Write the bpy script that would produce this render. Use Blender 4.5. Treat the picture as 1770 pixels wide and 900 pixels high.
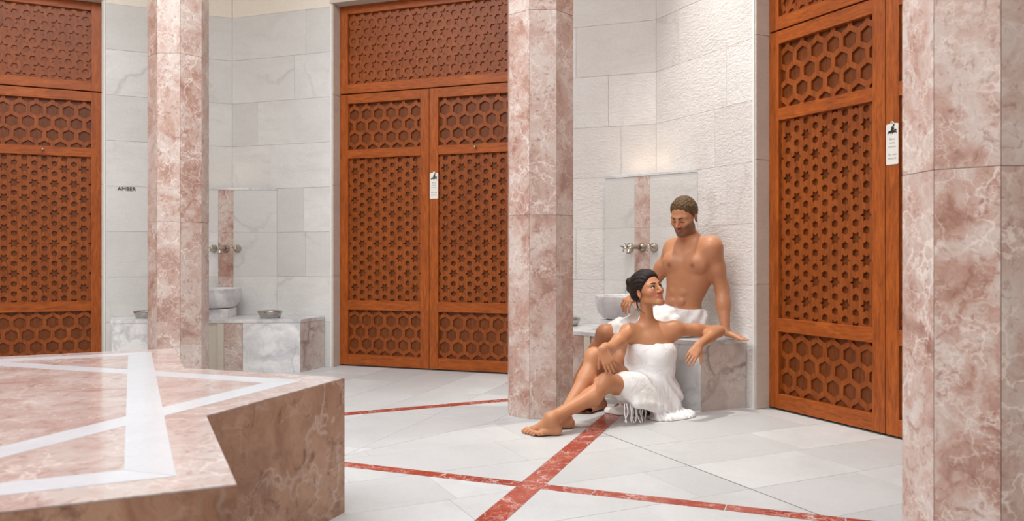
import bpy, bmesh, math, random
import numpy as np
from mathutils import Matrix, Vector

for o in list(bpy.data.objects):
    bpy.data.objects.remove(o)
SC = bpy.context.scene
COL = SC.collection
random.seed(7)

# ------------------------------------------------------------------ camera
FPX = 1376.7                 # 28 mm lens on a 36 mm wide, 1770 px frame
VH = 439.3                   # horizon row
CAMZ = 1.0
cam_d = bpy.data.cameras.new('camera')
cam_d.sensor_width = 36.0
cam_d.lens = 36.0 * FPX / 1770.0
cam_d.shift_y = -(450.0 - VH) / 1770.0
cam_d.clip_start = 0.05
cam_d.dof.use_dof = True
cam_d.dof.focus_distance = 5.0
cam_d.dof.aperture_fstop = 4.0
cam = bpy.data.objects.new('camera', cam_d)
cam.location = (0, 0, CAMZ)
cam.rotation_euler = (math.pi / 2, 0, 0)
COL.objects.link(cam)
SC.camera = cam

# ------------------------------------------------------------------ world, lights, exposure
world = bpy.data.worlds.new('sky')
SC.world = world
world.use_nodes = True
world.node_tree.nodes['Background'].inputs[0].default_value = (0.88, 0.95, 1.0, 1)
world.node_tree.nodes['Background'].inputs[1].default_value = 0.5
SC.view_settings.view_transform = 'Standard'
SC.view_settings.look = 'None'
SC.view_settings.gamma = 1.0
SC.view_settings.exposure = 0.13

# octagonal room, fitted to the photograph
AX = math.radians(70.528)             # outward normal of the back wall
C = np.array([-2.3376, 2.2867])
RIN = 4.7593                          # room centre to wall
REC = 0.108                           # depth of the door recesses
DHW = 0.8868                          # half width of a door
ZC = 4.5                              # ceiling
HALF = RIN * math.tan(math.pi / 8)

def nrm(k):
    a = AX + math.radians(k)
    return np.array([math.cos(a), math.sin(a)])

def area(name, loc, target, size, power, color=(1, 1, 1), shape='DISK', size_y=None, spread=None):
    d = bpy.data.lights.new(name, 'AREA')
    d.shape = shape; d.size = size; d.energy = power; d.color = color
    if size_y: d.size_y = size_y
    if spread: d.spread = spread
    o = bpy.data.objects.new(name, d)
    o.location = loc
    v = Vector(target) - Vector(loc)
    o.rotation_euler = v.to_track_quat('-Z', 'Y').to_euler()
    COL.objects.link(o)
    return o

# daylight falling through the round roof opening over the middle of the room
area('skylight_daylight', (C[0], C[1], 4.56), (C[0], C[1], 0), 6.0, 410, (0.94, 0.975, 1.0))
# ceiling spot over the seat in the corner
sp = bpy.data.lights.new('ceiling_spot', 'SPOT')
sp.energy = 330; sp.spot_size = math.radians(58); sp.spot_blend = 1.0; sp.shadow_soft_size = 0.025
sp.color = (1.0, 0.95, 0.88)
spo = bpy.data.objects.new('ceiling_spot', sp)
spo.location = (0.93, 5.22, 4.42)
spo.rotation_euler = (Vector((1.12, 5.16, 0.4)) - Vector(spo.location)).to_track_quat('-Z', 'Y').to_euler()
COL.objects.link(spo)

# ------------------------------------------------------------------ helpers
def tag(o, label=None, cat=None, group=None, kind=None):
    if label: o['label'] = label
    if cat: o['category'] = cat
    if group: o['group'] = group
    if kind: o['kind'] = kind
    return o

def empty(name, loc=(0, 0, 0), rz=0.0, parent=None):
    o = bpy.data.objects.new(name, None)
    o.empty_display_size = 0.1
    o.location = loc; o.rotation_euler = (0, 0, rz)
    COL.objects.link(o)
    if parent: o.parent = parent
    return o

def link(name, me, mat=None, parent=None, smooth=False):
    if mat is not None and not me.materials:
        me.materials.append(mat)
    if smooth:
        me.polygons.foreach_set('use_smooth', [True] * len(me.polygons))
    o = bpy.data.objects.new(name, me)
    COL.objects.link(o)
    if parent: o.parent = parent
    return o

def mesh(name, verts, faces, mat=None, parent=None, smooth=False):
    me = bpy.data.meshes.new(name)
    me.from_pydata([tuple(map(float, v)) for v in verts], [], faces)
    me.update()
    return link(name, me, mat, parent, smooth)

def from_bm(name, bm, mat=None, parent=None, smooth=False):
    bmesh.ops.recalc_face_normals(bm, faces=bm.faces)
    me = bpy.data.meshes.new(name)
    bm.to_mesh(me); bm.free()
    return link(name, me, mat, parent, smooth)

def box_bm(x0, x1, y0, y1, z0, z1, bev=0.0, bm=None):
    own = bm is None
    if own: bm = bmesh.new()
    r = bmesh.ops.create_cube(bm, size=1.0)
    for v in r['verts']:
        v.co = Vector(((x0 + x1) / 2 + v.co.x * (x1 - x0), (y0 + y1) / 2 + v.co.y * (y1 - y0), (z0 + z1) / 2 + v.co.z * (z1 - z0)))
    if bev > 0 and own:
        bmesh.ops.bevel(bm, geom=list(bm.edges), offset=bev, segments=1, affect='EDGES', profile=0.5)
    return bm

def box(name, x0, x1, y0, y1, z0, z1, mat=None, parent=None, bev=0.0):
    return from_bm(name, box_bm(x0, x1, y0, y1, z0, z1, bev), mat, parent)

def prism_bm(poly, z0, z1, bev=0.0, bm=None):
    if bm is None: bm = bmesh.new()
    lo = [bm.verts.new((p[0], p[1], z0)) for p in poly]
    hi = [bm.verts.new((p[0], p[1], z1)) for p in poly]
    n = len(poly)
    bm.faces.new(lo[::-1]); top = bm.faces.new(hi)
    for i in range(n):
        bm.faces.new((lo[i], lo[(i + 1) % n], hi[(i + 1) % n], hi[i]))
    if bev > 0:
        bmesh.ops.bevel(bm, geom=list(top.edges), offset=bev, segments=1, affect='EDGES', profile=0.5)
    return bm

def prism(name, poly, z0, z1, mat=None, parent=None, bev=0.0):
    return from_bm(name, prism_bm(poly, z0, z1, bev), mat, parent)

def lathe_bm(profile, seg=32, bm=None):
    if bm is None: bm = bmesh.new()
    rings = []
    for r, z in profile:
        if r < 1e-6:
            rings.append([bm.verts.new((0, 0, z))])
        else:
            rings.append([bm.verts.new((r * math.cos(2 * math.pi * i / seg), r * math.sin(2 * math.pi * i / seg), z)) for i in range(seg)])
    for a, b in zip(rings, rings[1:]):
        for i in range(seg):
            j = (i + 1) % seg
            q = [a[i % len(a)], a[j % len(a)], b[j % len(b)], b[i % len(b)]]
            u = []
            for v in q:
                if v not in u: u.append(v)
            if len(u) > 2: bm.faces.new(u)
    return bm

def tube_bm(pts, radii, seg=8, bm=None, caps=True):
    if bm is None: bm = bmesh.new()
    pts = [Vector(p) for p in pts]
    if not hasattr(radii, '__len__'): radii = [radii] * len(pts)
    rings = []
    up = Vector((0, 0, 1))
    prev = None
    for i, p in enumerate(pts):
        t = (pts[min(i + 1, len(pts) - 1)] - pts[max(i - 1, 0)]).normalized()
        if prev is None:
            a = t.cross(up)
            if a.length < 1e-3: a = t.cross(Vector((1, 0, 0)))
            a.normalize()
        else:
            a = (prev - t * prev.dot(t)).normalized()
        prev = a
        b = t.cross(a)
        rings.append([bm.verts.new(p + (a * math.cos(2 * math.pi * k / seg) + b * math.sin(2 * math.pi * k / seg)) * radii[i]) for k in range(seg)])
    for r0, r1 in zip(rings, rings[1:]):
        for k in range(seg):
            bm.faces.new((r0[k], r0[(k + 1) % seg], r1[(k + 1) % seg], r1[k]))
    if caps:
        bm.faces.new(rings[0][::-1]); bm.faces.new(rings[-1])
    return bm

def clip(poly, n, c):
    """keep the side n.p <= c of a convex polygon"""
    out = []
    m = len(poly)
    for i in range(m):
        p, q = poly[i], poly[(i + 1) % m]
        dp = n[0] * p[0] + n[1] * p[1] - c
        dq = n[0] * q[0] + n[1] * q[1] - c
        if dp <= 0: out.append(p)
        if (dp < 0 < dq) or (dq < 0 < dp):
            t = dp / (dp - dq)
            out.append((p[0] + (q[0] - p[0]) * t, p[1] + (q[1] - p[1]) * t))
    return out

def poly_area(p):
    return 0.5 * abs(sum(p[i][0] * p[(i + 1) % len(p)][1] - p[(i + 1) % len(p)][0] * p[i][1] for i in range(len(p))))

def ccw(p):
    a = sum(p[i][0] * p[(i + 1) % len(p)][1] - p[(i + 1) % len(p)][0] * p[i][1] for i in range(len(p)))
    return p if a > 0 else p[::-1]

# ------------------------------------------------------------------ materials
class NT:
    def __init__(self, name):
        self.m = bpy.data.materials.new(name)
        self.m.use_nodes = True
        self.t = self.m.node_tree
        self.b = self.t.nodes['Principled BSDF']
    def n(self, typ, **kw):
        nd = self.t.nodes.new(typ)
        for k, v in kw.items():
            if k.startswith('i_'):
                nd.inputs[k[2:].replace('_', ' ')].default_value = v
            else:
                setattr(nd, k, v)
        return nd
    def l(self, a, b):
        self.t.links.new(a, b)
    def coords(self, scale=(1, 1, 1), rnd=37.0, rot=(0, 0, 0)):
        tc = self.n('ShaderNodeTexCoord')
        mp = self.n('ShaderNodeMapping')
        mp.inputs['Scale'].default_value = scale
        mp.inputs['Rotation'].default_value = rot
        self.l(tc.outputs['Object'], mp.inputs['Vector'])
        self.oi = self.n('ShaderNodeObjectInfo')
        if not rnd: return mp.outputs[0]
        cmb = self.n('ShaderNodeVectorMath', operation='SCALE')
        cmb.inputs[0].default_value = (1.0, 1.7, 0.6)
        ml = self.n('ShaderNodeMath', operation='MULTIPLY'); ml.inputs[1].default_value = rnd
        self.l(self.oi.outputs['Random'], ml.inputs[0]); self.l(ml.outputs[0], cmb.inputs['Scale'])
        ad = self.n('ShaderNodeVectorMath', operation='ADD')
        self.l(mp.outputs[0], ad.inputs[0]); self.l(cmb.outputs[0], ad.inputs[1])
        return ad.outputs[0]
    def noise(self, vec, scale, detail=6, rough=0.6, dist=0.0):
        nd = self.n('ShaderNodeTexNoise')
        nd.inputs['Scale'].default_value = scale; nd.inputs['Detail'].default_value = detail
        nd.inputs['Roughness'].default_value = rough; nd.inputs['Distortion'].default_value = dist
        self.l(vec, nd.inputs['Vector'])
        return nd
    def ramp(self, fac, stops):
        r = self.n('ShaderNodeValToRGB')
        el = r.color_ramp.elements
        while len(el) < len(stops): el.new(0.5)
        for e, (p, c) in zip(el, stops):
            e.position = p; e.color = c if len(c) == 4 else (*c, 1)
        self.l(fac, r.inputs[0])
        return r.outputs[0]
    def mix(self, fac, a, b, mode='MIX'):
        mx = self.n('ShaderNodeMix', data_type='RGBA', blend_type=mode)
        for sock, v in ((mx.inputs[0], fac), (mx.inputs[6], a), (mx.inputs[7], b)):
            if hasattr(v, 'links'): self.l(v, sock)
            elif hasattr(v, '__len__'): sock.default_value = v if len(v) == 4 else (*v, 1)
            else: sock.default_value = v
        return mx.outputs[2]
    def warp(self, vec, scale, amt):
        nz = self.noise(vec, scale, 4)
        sb = self.n('ShaderNodeVectorMath', operation='SUBTRACT'); sb.inputs[1].default_value = (.5, .5, .5)
        self.l(nz.outputs['Color'], sb.inputs[0])
        sc = self.n('ShaderNodeVectorMath', operation='SCALE'); sc.inputs['Scale'].default_value = amt
        self.l(sb.outputs[0], sc.inputs[0])
        ad = self.n('ShaderNodeVectorMath', operation='ADD')
        self.l(vec, ad.inputs[0]); self.l(sc.outputs[0], ad.inputs[1])
        return ad.outputs[0]
    def vein(self, vec, scale, lo, hi):
        v = self.n('ShaderNodeTexVoronoi', feature='DISTANCE_TO_EDGE')
        v.inputs['Scale'].default_value = scale
        self.l(vec, v.inputs['Vector'])
        return self.ramp(v.outputs['Distance'], [(lo, (1, 1, 1)), (hi, (0, 0, 0))])
    def mul(self, a, b):
        m = self.n('ShaderNodeMath', operation='MULTIPLY', use_clamp=True)
        for s, v in zip(m.inputs, (a, b)):
            if hasattr(v, 'links'): self.l(v, s)
            else: s.default_value = v
        return m.outputs[0]
    def bump(self, h, strength, dist=0.01):
        b = self.n('ShaderNodeBump')
        b.inputs['Strength'].default_value = strength; b.inputs['Distance'].default_value = dist
        self.l(h, b.inputs['Height']); self.l(b.outputs[0], self.b.inputs['Normal'])
    def out(self, col, rough=0.5, spec=0.5, metal=0.0):
        if hasattr(col, 'links'): self.l(col, self.b.inputs['Base Color'])
        else: self.b.inputs['Base Color'].default_value = (*col, 1)
        if hasattr(rough, 'links'): self.l(rough, self.b.inputs['Roughness'])
        else: self.b.inputs['Roughness'].default_value = rough
        self.b.inputs['Specular IOR Level'].default_value = spec
        self.b.inputs['Metallic'].default_value = metal
        return self.m

def srgb(r, g, b):
    f = lambda c: ((c / 255 + 0.055) / 1.055) ** 2.4 if c > 10 else c / 255 / 12.92
    return (f(r), f(g), f(b))

def m_stone(name, base, alt, dark, vein_col, rough=0.5, relief=0.0, vein_amt=0.5, spec=0.4, relief_scale=28):
    t = NT(name); v = t.coords()
    w = t.warp(v, 1.3, 0.9)
    tone = t.mix(t.oi.outputs['Random'], base, alt)
    cloud = t.ramp(t.noise(w, 1.6, 7, 0.62, 0.6).outputs[0], [(0.36, (1, 1, 1)), (0.68, (0, 0, 0))])
    col = t.mix(t.mul(cloud, 0.55), tone, dark)
    mask = t.ramp(t.noise(v, 0.9, 2).outputs[0], [(0.45, (0, 0, 0)), (0.65, (1, 1, 1))])
    vn = t.vein(t.warp(v, 2.2, 0.55), 0.75, 0.0, 0.022)
    col = t.mix(t.mul(t.mul(vn, mask), vein_amt), col, vein_col)
    sm = t.n('ShaderNodeMapping'); sm.inputs['Rotation'].default_value = (0.35, 0.55, 0.3); sm.inputs['Scale'].default_value = (1.1, 1.1, 7.0)
    t.l(t.warp(v, 1.5, 0.25), sm.inputs[0])
    st = t.ramp(t.noise(sm.outputs[0], 1.6, 7, 0.68, 0.3).outputs[0], [(0.30, (1, 1, 1)), (0.5, (0, 0, 0))])
    col = t.mix(t.mul(st, 0.5), col, dark)
    fine = t.noise(v, 60, 3, 0.7).outputs[0]
    col = t.mix(0.10, col, t.ramp(fine, [(0.3, (0.35, 0.34, 0.33)), (0.7, (1, 1, 1))]), 'MULTIPLY')
    if relief:
        sc = t.n('ShaderNodeMapping'); sc.inputs['Rotation'].default_value = (0.5, 0.6, 0.4); sc.inputs['Scale'].default_value = (1, 1, 2.2)
        t.l(v, sc.inputs[0])
        t.bump(t.noise(sc.outputs[0], relief_scale, 6, 0.62, 0.4).outputs[0], relief, 0.012)
    return t.out(col, rough, spec)

def m_carrara(name, lo=srgb(188, 188, 191), hi=srgb(233, 232, 231), vc=srgb(150, 146, 146), va=0.42):
    t = NT(name); v = t.coords(rot=(0.4, 0.5, 0.2))
    w = t.warp(v, 1.8, 0.8)
    cloud = t.ramp(t.noise(w, 2.0, 8, 0.6, 0.8).outputs[0], [(0.34, lo), (0.6, hi)])
    vn = t.vein(t.warp(v, 2.6, 0.5), 2.1, 0.0, 0.05)
    vn2 = t.vein(t.warp(v, 5.0, 0.3), 5.5, 0.0, 0.035)
    mask = t.ramp(t.noise(v, 1.7, 3).outputs[0], [(0.34, (0, 0, 0)), (0.56, (1, 1, 1))])
    col = t.mix(t.mul(t.mul(vn, mask), va), cloud, vc)
    col = t.mix(t.mul(t.mul(vn2, mask), va * 0.5), col, vc)
    return t.out(col, 0.32, 0.5)

def m_rosa(name, pale, mid, deep, rough=0.28, scale=1.0, spec=0.5, va=1.0):
    t = NT(name); v = t.coords((scale,) * 3)
    w = t.warp(v, 2.2, 0.55)
    big = t.noise(w, 2.3, 9, 0.66, 0.8).outputs[0]
    col = t.ramp(big, [(0.30, deep), (0.45, mid), (0.60, pale), (0.74, mid)])
    tone = t.mix(t.mul(t.oi.outputs['Random'], 0.35), col, pale)
    sp_ = t.ramp(t.noise(v, 13, 6, 0.7, 1.2).outputs[0], [(0.33, (1, 1, 1)), (0.46, (0, 0, 0))])
    col = t.mix(t.mul(sp_, 0.6), tone, deep)
    m1 = t.ramp(t.noise(v, 2.2, 3).outputs[0], [(0.42, (0, 0, 0)), (0.6, (1, 1, 1))])
    v1 = t.vein(t.warp(v, 3.6, 0.62), 2.7, 0.0, 0.040)
    col = t.mix(t.mul(t.mul(v1, m1), 0.75 * va), col, srgb(236, 222, 214))
    m2 = t.ramp(t.noise(v, 4.0, 3).outputs[0], [(0.46, (0, 0, 0)), (0.6, (1, 1, 1))])
    v2 = t.vein(t.warp(v, 9, 0.30), 8.5, 0.0, 0.06)
    col = t.mix(t.mul(t.mul(v2, m2), 0.5 * va), col, srgb(238, 226, 218))
    return t.out(col, rough, spec)

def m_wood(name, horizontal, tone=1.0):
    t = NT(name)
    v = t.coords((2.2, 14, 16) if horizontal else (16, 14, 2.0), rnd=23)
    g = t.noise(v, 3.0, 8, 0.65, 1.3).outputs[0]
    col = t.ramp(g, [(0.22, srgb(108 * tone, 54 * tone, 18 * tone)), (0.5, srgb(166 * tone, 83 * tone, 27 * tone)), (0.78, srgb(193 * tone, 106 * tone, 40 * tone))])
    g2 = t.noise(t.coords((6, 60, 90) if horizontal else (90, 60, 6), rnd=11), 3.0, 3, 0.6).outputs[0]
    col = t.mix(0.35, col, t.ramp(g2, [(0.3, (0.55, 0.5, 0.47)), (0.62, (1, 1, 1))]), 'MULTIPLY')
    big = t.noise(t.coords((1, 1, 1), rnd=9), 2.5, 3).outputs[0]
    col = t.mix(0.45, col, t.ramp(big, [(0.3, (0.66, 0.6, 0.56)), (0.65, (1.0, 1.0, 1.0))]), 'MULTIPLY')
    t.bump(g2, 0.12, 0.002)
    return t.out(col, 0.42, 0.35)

def m_plain(name, col, rough=0.5, metal=0.0, spec=0.5):
    return NT(name).out(col, rough, spec, metal)

def m_metal(name, col, rough):
    t = NT(name); v = t.coords()
    r = t.ramp(t.noise(v, 40, 4).outputs[0], [(0.3, (rough * .7,) * 3), (0.7, (rough * 1.4,) * 3)])
    return t.out(col, r, 0.5, 1.0)

M = {}
M['wall'] = m_stone('wall_marble', srgb(232, 231, 228), srgb(214, 213, 209), srgb(204, 202, 198), srgb(168, 162, 154), 0.62, 0.25, 0.45)
M['wallrough'] = m_stone('split_face_marble', srgb(236, 233, 230), srgb(224, 219, 215), srgb(212, 206, 202), srgb(182, 170, 160), 0.7, 0.7, 0.3)
M['floor'] = m_stone('floor_marble', srgb(222, 222, 221), srgb(198, 198, 197), srgb(190, 190, 189), srgb(172, 170, 167), 0.42, 0.05, 0.25)
M['beige'] = m_stone('beige_limestone', srgb(216, 204, 192), srgb(208, 196, 184), srgb(190, 177, 166), srgb(170, 156, 146), 0.65, 0.4, 0.3)
M['cream'] = m_stone('cream_marble', srgb(226, 220, 203), srgb(216, 210, 196), srgb(204, 198, 184), srgb(178, 168, 150), 0.4, 0.0, 0.5)
M['carrara'] = m_carrara('carrara_marble')
M['carrara_warm'] = m_carrara('veined_warm_marble', srgb(186, 172, 166), srgb(222, 212, 205), srgb(132, 116, 108), 0.85)
M['inlay'] = m_stone('white_inlay_marble', srgb(206, 206, 210), srgb(200, 200, 204), srgb(188, 188, 192), srgb(176, 176, 180), 0.16, 0.0, 0.25)
M['rosa'] = m_rosa('pink_marble', srgb(207, 193, 185), srgb(184, 149, 135), srgb(140, 90, 72), 0.28, 1.7)
M['rosatop'] = m_rosa('polished_pink_marble_washed', srgb(190, 177, 171), srgb(174, 149, 142), srgb(150, 114, 105), 0.12, 1.3, 0.5, 0.6)  # paler and greyer: the wash of reflections is put into the colour
M['rosaside'] = m_rosa('brown_pink_marble_shaded', srgb(184, 148, 124), srgb(150, 110, 86), srgb(94, 58, 40), 0.4, 0.9, 0.3, 0.45)  # brown side marble, darkened to stand in for the low light on it
M['red'] = m_rosa('red_marble', srgb(176, 84, 66), srgb(158, 62, 48), srgb(134, 46, 36), 0.25, 2.2)
M['wood_v'] = m_wood('mahogany_upright', False)
M['wood_h'] = m_wood('mahogany_rail', True)
M['wood_p'] = m_wood('mahogany_lattice_shaded', False, 0.88)  # darker copy of the door wood, recess shade put into the colour
M['wood_b'] = m_wood('mahogany_backboard_shaded', False, 0.70)  # darkest copy of the wood, shade behind the carving put into the colour
M['ceil'] = m_stone('warm_ceiling_plaster', srgb(196, 184, 166), srgb(196, 184, 166), srgb(188, 176, 158), srgb(188, 176, 158), 0.85, 0.05, 0.0)
M['plaster'] = m_stone('cream_plaster', srgb(240, 232, 218), srgb(236, 228, 214), srgb(232, 224, 210), srgb(232, 224, 210), 0.85, 0.05, 0.0)
M['grout'] = m_plain('grey_grout', srgb(196, 193, 188), 0.9)
M['slot'] = m_plain('dark_drain_metal', srgb(70, 70, 70), 0.5)
M['black'] = m_plain('black_gap_shade', srgb(25, 18, 15), 0.9)  # black standing in for the shade inside the door gaps
M['white'] = m_plain('white_trim', srgb(228, 227, 224), 0.5)
M['chrome'] = m_metal('brushed_nickel', srgb(190, 182, 170), 0.2)
M['steel'] = m_metal('hammered_steel', srgb(185, 182, 176), 0.26)
M['ink'] = m_plain('dark_lettering', srgb(40, 38, 36), 0.5)
M['greyink'] = m_plain('grey_print', srgb(120, 115, 110), 0.6)
M['sign'] = m_plain('white_sign_plastic', srgb(226, 222, 214), 0.4)

def P(u, v, d):
    return np.array([(u - 885.0) / FPX * d, d, CAMZ - (v - VH) / FPX * d])

def FL(u, v, z=0.0):
    d = FPX * (CAMZ - z) / (v - VH)
    return np.array([(u - 885.0) / FPX * d, d])

# ------------------------------------------------------------------ walls
def wall_frame(k, s=0.0, depth=0.0):
    """location and z-rotation of a frame on wall k: local x to the right seen from inside, local y outwards"""
    N = nrm(k); T = np.array([N[1], -N[0]])
    p = C + (RIN + depth) * N + s * T
    return (p[0], p[1], 0.0), math.atan2(T[1], T[0])

ZT, ZD = 3.2, 3.225       # top of tiling, top of door opening
def build_wall(name, k, label, tiles, matname, seed, door=True):
    loc, rz = wall_frame(k)
    w = tag(empty(name, loc, rz), label, 'wall', kind='structure')
    B = 0.16
    y0 = 0.004
    ext = 0.05
    if door:
        box('wall_core', -HALF - ext, -DHW - 0.012, y0, y0 + B, 0, ZC, M['grout'], w)
        box('wall_core', DHW + 0.012, HALF + ext, y0, y0 + B, 0, ZC, M['grout'], w)
        box('wall_core', -DHW - 0.012, DHW + 0.012, y0, y0 + B, ZD + 0.03, ZC, M['grout'], w)
        for s in (-1, 1):
            x0, x1 = sorted((s * DHW, s * (DHW + 0.014)))
            nj = 4
            for j in range(nj):
                box('jamb_stone', x0, x1, 0.002, REC + 0.08, ZD * j / nj + 0.001, ZD * (j + 1) / nj - 0.001, M['beige'], w, 0.0015)
            x0, x1 = sorted((s * (DHW + 0.0145), s * (DHW + 0.030)))
            box('corner_trim', x0, x1, -0.004, y0 + 0.01, 0, ZD, M['white'], w, 0.001)
        box('lintel_stone', -DHW - 0.03, DHW + 0.03, -0.012, REC + 0.08, ZD, ZD + 0.03, M['beige'], w, 0.002)
    else:
        box('wall_core', -HALF - ext, HALF + ext, y0, y0 + B, 0, ZC, M['grout'], w)
    # plaster above the tiling
    box('plaster_band', -HALF + 0.004, HALF - 0.004, 0.001, y0 + 0.001, (ZD + 0.031) if door else ZT, ZC, M['plaster'], w)
    if door:
        for s in (-1, 1):
            x0, x1 = sorted((s * (DHW + 0.031), s * (HALF - 0.004)))
            box('plaster_band', x0, x1, 0.0012, y0 + 0.001, ZT + 0.001, ZD + 0.032, M['plaster'], w)
    rnd = random.Random(seed)
    g = 0.0010
    if tiles:
        spans = [(-HALF + 0.0002, -DHW - 0.0305), (DHW + 0.0305, HALF - 0.0002)] if door else [(-HALF + .002, HALF - .002)]
        for a, b in spans:
            mt = 'wallrough' if (matname == 'wallrough' or (name == 'wall_back' and a > 0)) else matname
            for j in range(8):
                xs = [a]
                x = a + rnd.choice((0.28, 0.42, 0.55, 0.68, 0.8))
                while x < b - 0.2:
                    xs.append(x); x += rnd.choice((0.5, 0.62, 0.75, 0.86))
                xs.append(b)
                for x0, x1 in zip(xs, xs[1:]):
                    dy = rnd.uniform(-0.0006, 0.0006)
                    box('wall_tile', x0 + g, x1 - g, dy, y0 + 0.001, j * 0.4 + g, (j + 1) * 0.4 - g, M[mt], w, 0.0005)
    return w

build_wall('wall_left', 45, 'left marble tiled wall with carved door beside the letters AMBER', True, 'wall', 3)
build_wall('wall_back', 0, 'middle marble tiled wall around the double carved door', True, 'wall', 11)
build_wall('wall_right', -45, 'right rough marble tiled wall behind the seated man', True, 'wallrough', 8)
build_wall('wall_far_right', -90, 'plain side wall right of the room beyond the near column', True, 'wall', 5, door=False)
for k, nm in ((-135, 'front_right'), (180, 'front'), (135, 'front_left'), (90, 'far_left')):
    loc, rz = wall_frame(k)
    w = box('wall_' + nm, -HALF - .05, HALF + .05, 0.0, 0.17, 0, ZC, M['beige'])
    w.location = loc; w.rotation_euler = (0, 0, rz)
    box('door_leaf', -DHW, DHW, -0.03, 0.02, 0, 3.2, M['wood_v'], w, 0.003)  # unseen wood slab, added to cut light bouncing off this wall
    tag(w, 'pale stone wall on the %s side of the octagonal room' % nm.replace('_', ' '), 'wall', kind='structure')

# ------------------------------------------------------------------ ceiling with round roof opening
def octo(r, off=22.5):
    return [tuple(C + r * nrm(off + 45 * i)) for i in range(8)]
bm = bmesh.new()
RO = 3.2
outer = octo((RIN + 0.1) / math.cos(math.pi / 8)); inner = octo(RO)
for z0, z1 in ((ZC, ZC + 0.2),):
    lo_o = [bm.verts.new((*p, z0)) for p in outer]; lo_i = [bm.verts.new((*p, z0)) for p in inner]
    hi_o = [bm.verts.new((*p, z1)) for p in outer]; hi_i = [bm.verts.new((*p, 5.6)) for p in inner]
    for i in range(8):
        j = (i + 1) % 8
        bm.faces.new((lo_o[i], lo_o[j], lo_i[j], lo_i[i])); bm.faces.new((lo_i[i], lo_i[j], hi_i[j], hi_i[i])); bm.faces.new((hi_o[i], hi_o[j], hi_i[j], hi_i[i]))
tag(from_bm('ceiling', bm, M['ceil']), 'cream plaster ceiling ring around the roof opening', 'ceiling', kind='structure')

# ------------------------------------------------------------------ floor
floor = tag(empty('floor', (0, 0, 0)), 'pale grey marble slab floor crossed by red marble strips', 'floor', kind='structure')
prism('floor_bed', octo((RIN + 0.15) / math.cos(math.pi / 8))[::-1], -0.12, -0.0018, M['grout'], floor)
strips = []          # (normal, lo, hi) bands plus pieces
def strip(p, q, width, seglens, lo_ext, hi_ext, joint):
    p, q = np.array(p), np.array(q)
    d = (q - p) / np.linalg.norm(q - p); n = np.array([-d[1], d[0]])
    c = n @ p
    strips.append((n, c - width / 2, c + width / 2, d))
    return dict(p=p, d=d, n=n, c=c, w=width, lo=lo_ext, hi=hi_ext, seg=seglens, joint=joint)
S2 = strip((-0.824, 3.806), (0.9985, 3.089), 0.074, 0.5, -1.2, 4.3, 0.006)
S3 = strip((-0.0836, 2.988), (0.600, 4.887), 0.108, 0.62, -1.8, 2.6, 0.003)
S1 = strip((-1.077, 4.976), (-0.0357, 5.466), 0.092, 0.5, -1.6, 2.3, 0.003)
def inside_room(poly):
    for i in range(8):
        poly = clip(poly, nrm(45 * i), float(nrm(45 * i) @ C) + RIN + (REC + 0.02 if i in (0, 1, 7) else 0.0))
        if len(poly) < 3: return poly
    return poly
rnd = random.Random(21)
for S, skip in ((S3, ()), (S2, (S3,)), (S1, (S3,))):
    x = S['lo']
    cuts = [x]
    while x < S['hi']:
        x += S['seg'] * rnd.uniform(0.85, 1.25); cuts.append(min(x, S['hi']))
    for a, b in zip(cuts, cuts[1:]):
        g = S['joint'] / 2
        pl = [tuple(S['p'] + S['d'] * t + S['n'] * h) for t, h in ((a + g, -S['w'] / 2), (b - g, -S['w'] / 2), (b - g, S['w'] / 2), (a + g, S['w'] / 2))]
        pieces = [pl]
        for o in skip:
            nw = []
            for q in pieces:
                for r in (clip(q, o['n'], o['c'] - o['w'] / 2 - 0.002), clip(q, -o['n'], -(o['c'] + o['w'] / 2 + 0.002))):
                    if len(r) > 2 and poly_area(r) > 2e-4: nw.append(r)
            pieces = nw
        for q in pieces:
            q = inside_room(q)
            if len(q) > 2 and poly_area(q) > 2e-4:
                prism('red_strip_tile', ccw(q), -0.0015, 0.0006, M['red'], floor)

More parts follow.
